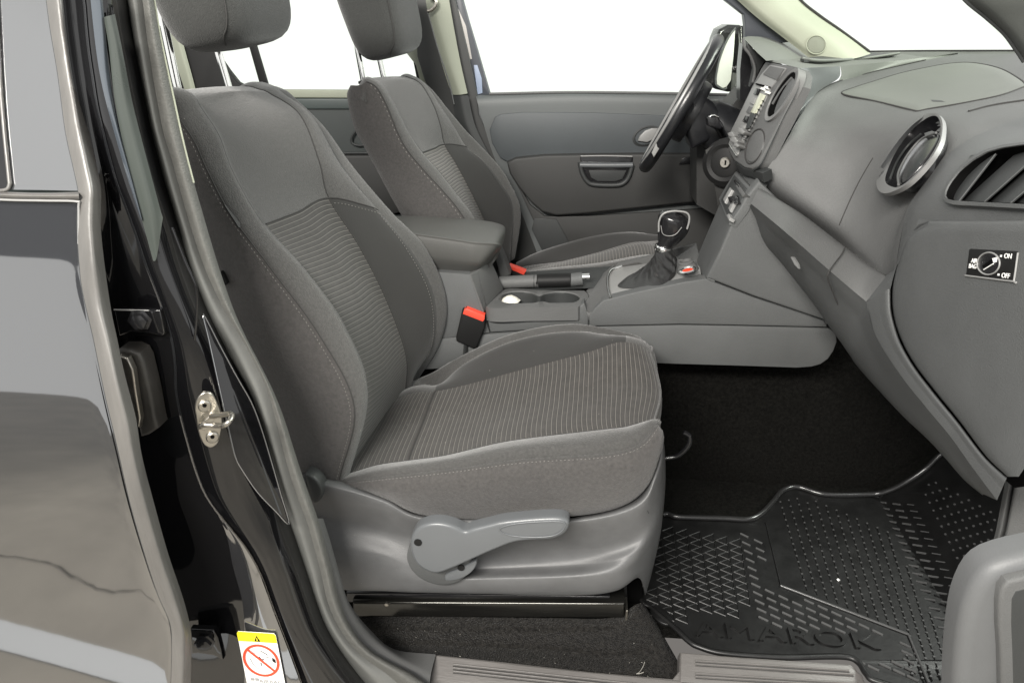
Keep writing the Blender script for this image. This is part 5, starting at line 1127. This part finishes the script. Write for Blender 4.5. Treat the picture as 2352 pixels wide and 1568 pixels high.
tube('shroud', [WC-wa*.05, WC-wa*.08, WC-wa*.12, WC-wa*.17], [.045, .06, .065, .065], wheel_m, sc_, seg=24)
prism('shroud_cover', [y(u, v, .30) for u, v in [(1598, 225), (1620, 222), (1640, 235), (1655, 262), (1662, 290), (1650, 315), (1620, 330), (1590, 345), (1575, 300)]], .14, wheel_m, sc_, .015, 4)
tube('stalk', [y(1660, 310, .28), y(1650, 290, .24), y(1636, 280, .20)], [.010, .012, .014], black_gloss, sc_)
prism('stalk_end', [y(u, v, .19) for u, v in [(1624, 272), (1634, 265), (1650, 268), (1662, 290), (1655, 298), (1626, 290)]], .03, black_gloss, sc_, .005, 3)
tube('stalk_tip', [y(1628, 269, .186), y(1640, 265, .186), y(1650, 269, .186)], .0022, chrome, sc_)
# ------------------------------------------------------------------ far (driver) door
fdr = thing('car_door', 'closed far driver door in grey and dark plastic below the blown-out side window', 'car door', (.3, .72, .1))
fp_ = [(1093, 224), (1100, 219), (1300, 217), (1500, 219), (1760, 224), (1800, 560), (1700, 600), (1240, 640), (1180, 450), (1140, 366), (1117, 300), (1100, 262)]
DG = Grid([[y(1093, 219, .735), y(1300, 214, .735), y(1500, 217, .735), y(1800, 222, .735)], [y(1095, 229, .71), y(1300, 222, .71), y(1500, 224, .71), y(1800, 230, .71)], [y(1104, 262, .705), y(1300, 258, .705), y(1500, 260, .705), y(1800, 266, .705)], [y(1137, 366, .71), y(1300, 360, .71), y(1500, 360, .71), y(1800, 366, .71)], [y(1190, 470, .72), y(1320, 470, .72), y(1500, 470, .72), y(1800, 470, .72)], [y(1260, 650, .72), y(1400, 650, .72), y(1560, 650, .72), y(1800, 650, .72)]], nr=8, nc=8)
DG.build('door_panel', door_grey, fdr)
c2 = lambda a, b: (781+a*.336, b*.336)
ins = [(1060, 800), (1100, 782), (1250, 768), (1700, 770), (2352, 796), (2900, 820), (2900, 1070), (2352, 1058), (2100, 1052), (1650, 1056), (1400, 1062), (1220, 1082), (1145, 1108), (1095, 1080), (1040, 980), (1022, 890)]
prism('panel_inset', [y(*c2(a, b), .700) for a, b in ins], .004, door_inset_m, fdr, .0025, 3)
arm = [(1140, 1110), (1200, 1082), (1400, 1062), (1650, 1057), (2100, 1052), (2900, 1060), (2900, 1350), (2352, 1392), (1700, 1460), (1480, 1476), (1380, 1450), (1300, 1380), (1220, 1282), (1160, 1190)]
prism('armrest_panel', [y(*c2(a, b), .675) for a, b in arm], .03, door_dark, fdr, .008, 4)
prism('lower_panel', [y(*c2(a, b), .70) for a, b in [(1180, 1200), (1300, 1400), (1400, 1480), (1700, 1478), (2900, 1400), (2900, 1900), (1500, 1900), (1350, 1568)]], .01, door_dark, fdr, .002)
prism('door_pocket_light', [y(*c2(a, b), .695) for a, b in [(1310, 1568), (1330, 1490), (1480, 1500), (1590, 1700), (1400, 1750)]], .004, plastic_dark, fdr, .002)
hd = prism('pull_recess', [y(*c2(a, b), .671) for a, b in [(1640, 1075), (1655, 1062), (1990, 1065), (2003, 1080), (2000, 1130), (1975, 1210), (1940, 1255), (1880, 1270), (1740, 1265), (1690, 1240), (1655, 1180)]], .006, black_gloss, fdr, .002)
tube('pull_frame', [y(*c2(a, b), .668) for a, b in [(1640, 1110), (1655, 1180), (1690, 1240), (1740, 1262), (1880, 1266), (1940, 1250), (1975, 1205), (1998, 1130)]], .008, plastic_dark, hd)
tube('pull_bar', [y(*c2(a, b), .664) for a, b in [(1640, 1128), (1820, 1130), (2000, 1128)]], .009, plastic_smooth, hd)
tube('pull_line', [y(*c2(a, b), .665) for a, b in [(1645, 1068), (1820, 1066), (1998, 1070)]], .0025, silver, hd)
prism('pull_cup', [y(*c2(a, b), .667) for a, b in [(1700, 1165), (1960, 1165), (1930, 1225), (1880, 1242), (1760, 1240), (1715, 1215)]], .004, plastic_dark, hd, .002)
rh = lathe_xf('release_recess', lambda a, s, h: y(*c2(2098+95*s*math.cos(a)+30*s*math.sin(a)*-1, 930+72*s*math.sin(a)), .697+h), [(1, .004), (1, 0), (.85, -.003), (.8, .004)], plastic_dark, fdr, 40)
prism('release_handle', [y(*c2(a, b), .688) for a, b in [(2035, 965), (2050, 930), (2085, 895), (2130, 878), (2180, 878), (2170, 940), (2100, 975)]], .008, silver, rh, .003, 3)
tube('belt_line_trim', [y(1124, 216, .73), y(1300, 212.5, .73), y(1500, 214, .73), y(1720, 219, .73)], .004, plastic_soft, fdr)
prism('dash_side_strip', [y(u, v, .668) for u, v in [(1570, 362), (1640, 358), (1640, 374), (1560, 378)]], .004, black_gloss, fdr, .001)
wp = prism('window_pane', [y(u, v, .76) for u, v in [(1126, 214), (1300, 212), (1710, 218), (1712, 30), (1660, -60), (1048, -60)]], .004, glass_m, fdr)
fr_ = prism('window_frame', [y(u, v, .74) for u, v in [(1030, -50), (1050, -50), (1062, 0), (1076, 50), (1097, 120), (1124, 213), (1126, 218), (1093, 222), (1075, 150), (1055, 70)]], .03, mat('frame_plastic', (.035, .04, .05), .4), fdr, .003)
prism('frame_glint', [y(u, v, .737) for u, v in [(1088, 150), (1096, 150), (1106, 180), (1108, 214), (1097, 218)]], .003, mat('glint_blue', (.25, .3, .4), .4), fdr, .001)  # glint on the frame, painted as a bluish strip
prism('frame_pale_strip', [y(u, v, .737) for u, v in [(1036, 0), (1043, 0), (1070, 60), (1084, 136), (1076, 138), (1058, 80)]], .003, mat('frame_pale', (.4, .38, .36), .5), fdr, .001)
# mirror
mi = thing('wing_mirror', 'dark door mirror with glass painted white for its reflection, outside the driver window', 'mirror', y(1670, 140, .95))
mo = [(1620, 188), (1630, 150), (1643, 90), (1652, 68), (1673, 57), (1700, 58), (1712, 64), (1715, 100), (1718, 160), (1722, 205), (1712, 212), (1672, 212), (1645, 206), (1628, 198)]
prism('housing', ys(.90, *mo), .12, black_gloss, mi, .012, 4)
prism('mirror_glass', ys(.897, (1689, 66), (1676, 84), (1663, 111), (1652, 145), (1646, 180), (1647, 194), (1660, 203), (1669, 200), (1679, 185), (1685, 128)), .004, white_m, mi, .002, 3)  # white surroundings reflected in the mirror, put into the glass colour
tube('glass_edge', ys(.895, (1690, 64), (1676, 82), (1662, 110), (1650, 146), (1644, 182), (1646, 196), (1662, 205), (1670, 202)), .003, plastic_smooth, mi)
prism('mirror_bracket', ys(.85, (1688, 170), (1722, 170), (1728, 212), (1684, 210)), .05, plastic_soft, mi, .004)
prism('mirror_triangle', ys(.82, (1700, 60), (1712, 60), (1730, 110), (1735, 205), (1715, 205), (1703, 150)), .03, black_gloss, mi, .004)
# ------------------------------------------------------------------ pillars and far side of the cabin
pa = thing('windscreen_pillar', 'pale greenish far windscreen pillar with round speaker grille at its foot', 'pillar trim', y(1800, 60, .66))
AP = Grid([[y(1630, -60, .66), y(1693, 0, .66), y(1740, 42, .65), y(1795, 84, .64), y(1860, 135, .62)], [y(1665, -60, .635), y(1722, 0, .635), y(1775, 45, .625), y(1832, 90, .615), y(1900, 140, .60)], [y(1740, -60, .64), y(1780, 0, .64), y(1840, 45, .63), y(1905, 88, .62), y(1960, 135, .61)], [y(1790, -60, .69), y(1835, 0, .69), y(1880, 38, .69), y(1945, 82, .69), y(2000, 124, .69)]], nr=8, nc=8)
AP.build('pillar_trim', pale, pa)
tube('windscreen_seal', [y(1792, -60, .69), y(1837, -1, .69), y(1882, 36, .69), y(1932, 71, .69), y(1996, 118, .69)], .004, seam_m, pa)
TA = tree_of(AP)
c0 = onto(TA, 1874, 104); e1 = onto(TA, 1894, 104, .0); e2 = onto(TA, 1874, 85, .0)
if c0 and e1 and e2:
    sg = [c0+(e1-c0)*math.cos(t)+(e2-c0)*math.sin(t) for t in [2*math.pi*k/32 for k in range(32)]]
    nn_ = (e1-c0).cross(e2-c0).normalized(); nn_ = nn_ if nn_.dot(CAM-c0) > 0 else -nn_
    prism('speaker_grille', [p+nn_*.004 for p in sg], .006, mat('speaker_cloth', (.2, .21, .17), .8, bump=1, scale=900), pa, .001, 2, nn_)
    tube('speaker_ring', [p+(p-c0)*.12+nn_*.003 for p in sg], .002, pale, pa, closed=True, raw=True)
prism('outer_frame', ys(.70, (1640, -50), (1660, -50), (1705, 0), (1760, 45), (1820, 96), (1790, 100), (1712, 92), (1712, 58), (1709, 34), (1665, 0)), .04, mat('pillar_frame', (.05, .055, .065), .4), pa, .003)
pn = thing('windscreen_pillar', 'dark grey near windscreen pillar cutting the upper right corner', 'pillar trim', y(2320, 20, -.65))
Grid([[y(2180, -50, -.62), y(2217, 0, -.62), y(2265, 40, -.62), (y(2306, 77, -.62)), y(2332, 112, -.62), y(2352, 142, -.62), y(2420, 260, -.62)], [y(2215, -50, -.65), y(2255, 0, -.65), y(2300, 40, -.65), y(2335, 77, -.65), y(2362, 112, -.65), y(2385, 142, -.65), y(2450, 240, -.65)], [y(2330, -50, -.68), y(2360, 0, -.68), y(2400, 40, -.68), y(2430, 77, -.68), y(2450, 112, -.68), y(2470, 142, -.68), y(2520, 220, -.68)]], nr=6, nc=6).build('pillar_trim', mat('dark_pillar', (.07, .075, .07), .6, bump=.2, scale=400), pn)
tube('pillar_edge', [y(2180, -50, -.622), y(2217, 0, -.622), y(2265, 40, -.622), (y(2306, 77, -.622)), y(2332, 112, -.622), y(2352, 142, -.622)], .003, plastic_dark, pn)
pb = thing('door_pillar', 'far centre pillar behind the driver seat with pale upper trim and belt guide', 'car body pillar', y(1030, 200, .71))
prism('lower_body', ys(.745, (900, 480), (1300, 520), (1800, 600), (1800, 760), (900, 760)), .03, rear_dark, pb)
prism('pillar_base', ys(.725, (935, -50), (1036, -50), (1046, 0), (1075, 120), (1096, 216), (1100, 262), (1117, 300), (1140, 366), (1190, 470), (1250, 600), (1150, 600), (1080, 420), (1000, 240), (975, 185), (958, 130), (955, 60)), .05, mat('pillar_black', (.03, .031, .03), .5, var=.1), pb, .004)
Grid([[y(975, -50, .70), y(982, 27, .70), y(1016, 151, .70), y(1038, 218, .70)], [y(990, -50, .685), y(1000, 27, .685), y(1034, 151, .685), y(1056, 218, .685)], [y(1024, -50, .69), y(1036, 27, .69), y(1057, 140, .69), y(1074, 215, .69)]], nr=8, nc=6).build('upper_trim', pale2, pb)
Grid([[y(1036, 220, .70), y(1052, 290, .70), y(1090, 360, .70)], [y(1056, 220, .685), y(1072, 290, .685), y(1108, 360, .685)], [y(1075, 219, .69), y(1092, 290, .69), y(1126, 360, .69)]], nr=8, nc=6).build('lower_trim', plastic_dark, pb)
tube('pillar_seam', [y(983, 30, .684), y(1005, 110, .684), y(1030, 185, .684), y(1043, 240, .684)], .002, plastic_soft, pb)
tube('belt_guide', ys(.66, (985, -8), (1000, 2), (1000, 14), (990, 24), (982, 26)), .006, steel, pb)
tube('seal', [y(1070, 200, .70), y(1092, 225, .70), y(1098, 262, .70), y(1120, 320, .70), y(1140, 372, .70), y(1175, 440, .70)], .006, plastic_soft, pb) if False else None
rdf = thing('car_door', 'far rear door in very dark green-grey behind both seats with pale belt line', 'car door', (-.6, .76, .1))
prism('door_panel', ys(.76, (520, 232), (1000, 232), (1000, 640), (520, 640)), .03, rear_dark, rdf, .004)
prism('belt_top', ys(.75, (600, 207), (830, 208), (830, 226), (610, 225)), .03, pale2, rdf, .004)
prism('belt_band', ys(.752, (600, 226), (830, 226), (830, 252), (610, 252)), .03, mat('belt_dark', (.05, .062, .06), .5), rdf, .006)
tube('panel_line', ys(.75, (790, 352), (850, 352), (900, 356)), .004, plastic_dark, rdf)
tube('release_ring', ys(.745, (818, 300), (808, 315), (808, 328), (820, 334), (835, 334)), .004, plastic_dark, rdf)
prism('armrest', ys(.745, (740, 356), (900, 356), (930, 420), (930, 500), (700, 500)), .02, door_dark, rdf, .01)
prism('window_pane', ys(.78, (520, -50), (955, -50), (955, 130), (975, 200), (940, 208), (600, 208), (565, 203), (530, 170), (488, 108)), .004, glass_m, rdf)
prism('divider_bar', ys(.77, (537, -20), (550, -20), (584, 95), (618, 208), (600, 208), (568, 95)), .015, black_matt, rdf, .003)
prism('frame_corner', ys(.755, (925, 112), (958, 108), (975, 130), (985, 190), (1000, 215), (968, 200), (955, 150)), .01, pale2, rdf, .003)
prism('frame_post', ys(.757, (945, 120), (955, 122), (968, 195), (960, 195)), .01, black_matt, rdf)
rp = thing('rear_pillar', 'dark rear quarter pillar with pale trim seen between the near headrest posts', 'pillar trim', y(480, 150, .80))
prism('dark_frame', ys(.765, (430, 90), (486, 100), (497, 125), (510, 145), (524, 165), (544, 190), (566, 202), (600, 207), (640, 240), (640, 640), (330, 640), (360, 60)), .03, black_matt, rp, .004)
Grid([ys(.755, (380, 60), (392, 112), (412, 170), (430, 225)), ys(.745, (400, 60), (412, 112), (430, 170), (442, 225)), ys(.755, (412, 60), (424, 112), (440, 170), (452, 216))], nr=6, nc=5).build('pale_trim', pale2, rp)
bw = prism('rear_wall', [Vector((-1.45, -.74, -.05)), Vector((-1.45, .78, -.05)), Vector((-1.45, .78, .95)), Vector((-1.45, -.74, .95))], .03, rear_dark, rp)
# windscreen glass
ws_ = thing('windscreen', 'clear windscreen glass between the two front pillars', 'windscreen', y(2100, 60, .3))
prism('glass', [x(1998, 118, 1.22), x(2331, 118, 1.22), y(2217, -5, -.60), y(2180, -60, -.60), y(1790, -60, .69), y(1837, 0, .69)], .004, glass_m, ws_)

prism('console_core', [Vector((-.9, -.125, .39)), Vector((.5, -.125, .41)), Vector((.6, -.125, .42)), Vector((.55, -.125, .44)), Vector((.3, -.125, .44)), Vector((-.9, -.125, .40))], .245, plastic_dark, co, normal=Vector((0, -1, 0)))
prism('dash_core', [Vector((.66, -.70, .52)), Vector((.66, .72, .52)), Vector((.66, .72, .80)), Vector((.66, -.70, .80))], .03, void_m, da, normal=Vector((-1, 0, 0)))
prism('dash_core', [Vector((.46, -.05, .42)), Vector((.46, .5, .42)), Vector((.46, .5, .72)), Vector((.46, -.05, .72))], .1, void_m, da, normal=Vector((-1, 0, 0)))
demote(rd, 'door_skin', 'rear_door', 'glossy black closed rear door at the left edge with grey rubber edge seal')
demote(pil, 'pillar_skin', 'door_pillar', 'glossy black near centre pillar with striker plate and warning sticker')
demote(sill, 'sill_base', 'door_sill', 'scratched grey sill with ribbed scuff plates')
demote(fd, 'armrest', 'open_door', 'pale grey corner of the open front door')
demote(de, 'seal_strip', 'opening_seal', 'grey strip beside the glovebox')
demote(fdr, 'door_panel', 'driver_door', 'far driver door in grey and dark plastic')
demote(pa, 'pillar_trim', 'windscreen_pillar', 'pale greenish far windscreen pillar')
demote(pn, 'pillar_trim', 'windscreen_pillar', 'dark near windscreen pillar at the upper right')
demote(pb, 'pillar_base', 'door_pillar', 'far centre pillar with pale upper trim')
demote(rdf, 'door_panel', 'rear_door', 'far rear door in very dark green grey')
demote(rp, 'dark_frame', 'rear_pillar', 'dark far rear quarter pillar')
demote(ws_, 'glass', 'windscreen', 'clear windscreen glass')

def specks(name, G, n, m, par, size=.0009, seed=1, c0=0, c1=None, r0=0, r1=None, off=.001):
    r_ = random.Random(seed); bm = bmesh.new(); c1 = c1 or len(G.G[0])-1; r1 = r1 or len(G.G)-1
    for _ in range(n):
        a, b = r_.randrange(r0, r1), r_.randrange(c0, c1); p = G.G[a][b].lerp(G.G[min(a+1, len(G.G)-1)][min(b+1, len(G.G[0])-1)], r_.random())+G.N[a][b]*off
        d = Vector((r_.uniform(-1, 1), r_.uniform(-1, 1), r_.uniform(-1, 1)))*size*r_.uniform(.5, 3)
        add_tube(bm, [p, p+d], size*r_.uniform(.35, .8), 4)
    return tag(finish(name, bm, m, par), kind='stuff')
specks('lint', GC, 26, lint, cu, .0008, 4, 16, 40, 20, 70)
specks('lint', GB, 22, lint, back, .0007, 6, 8, 40, 20, 78)
specks('dust', GT, 26, lint, st, .0005, 8)
specks('dust', GK, 16, lint, ck, .0006, 9)
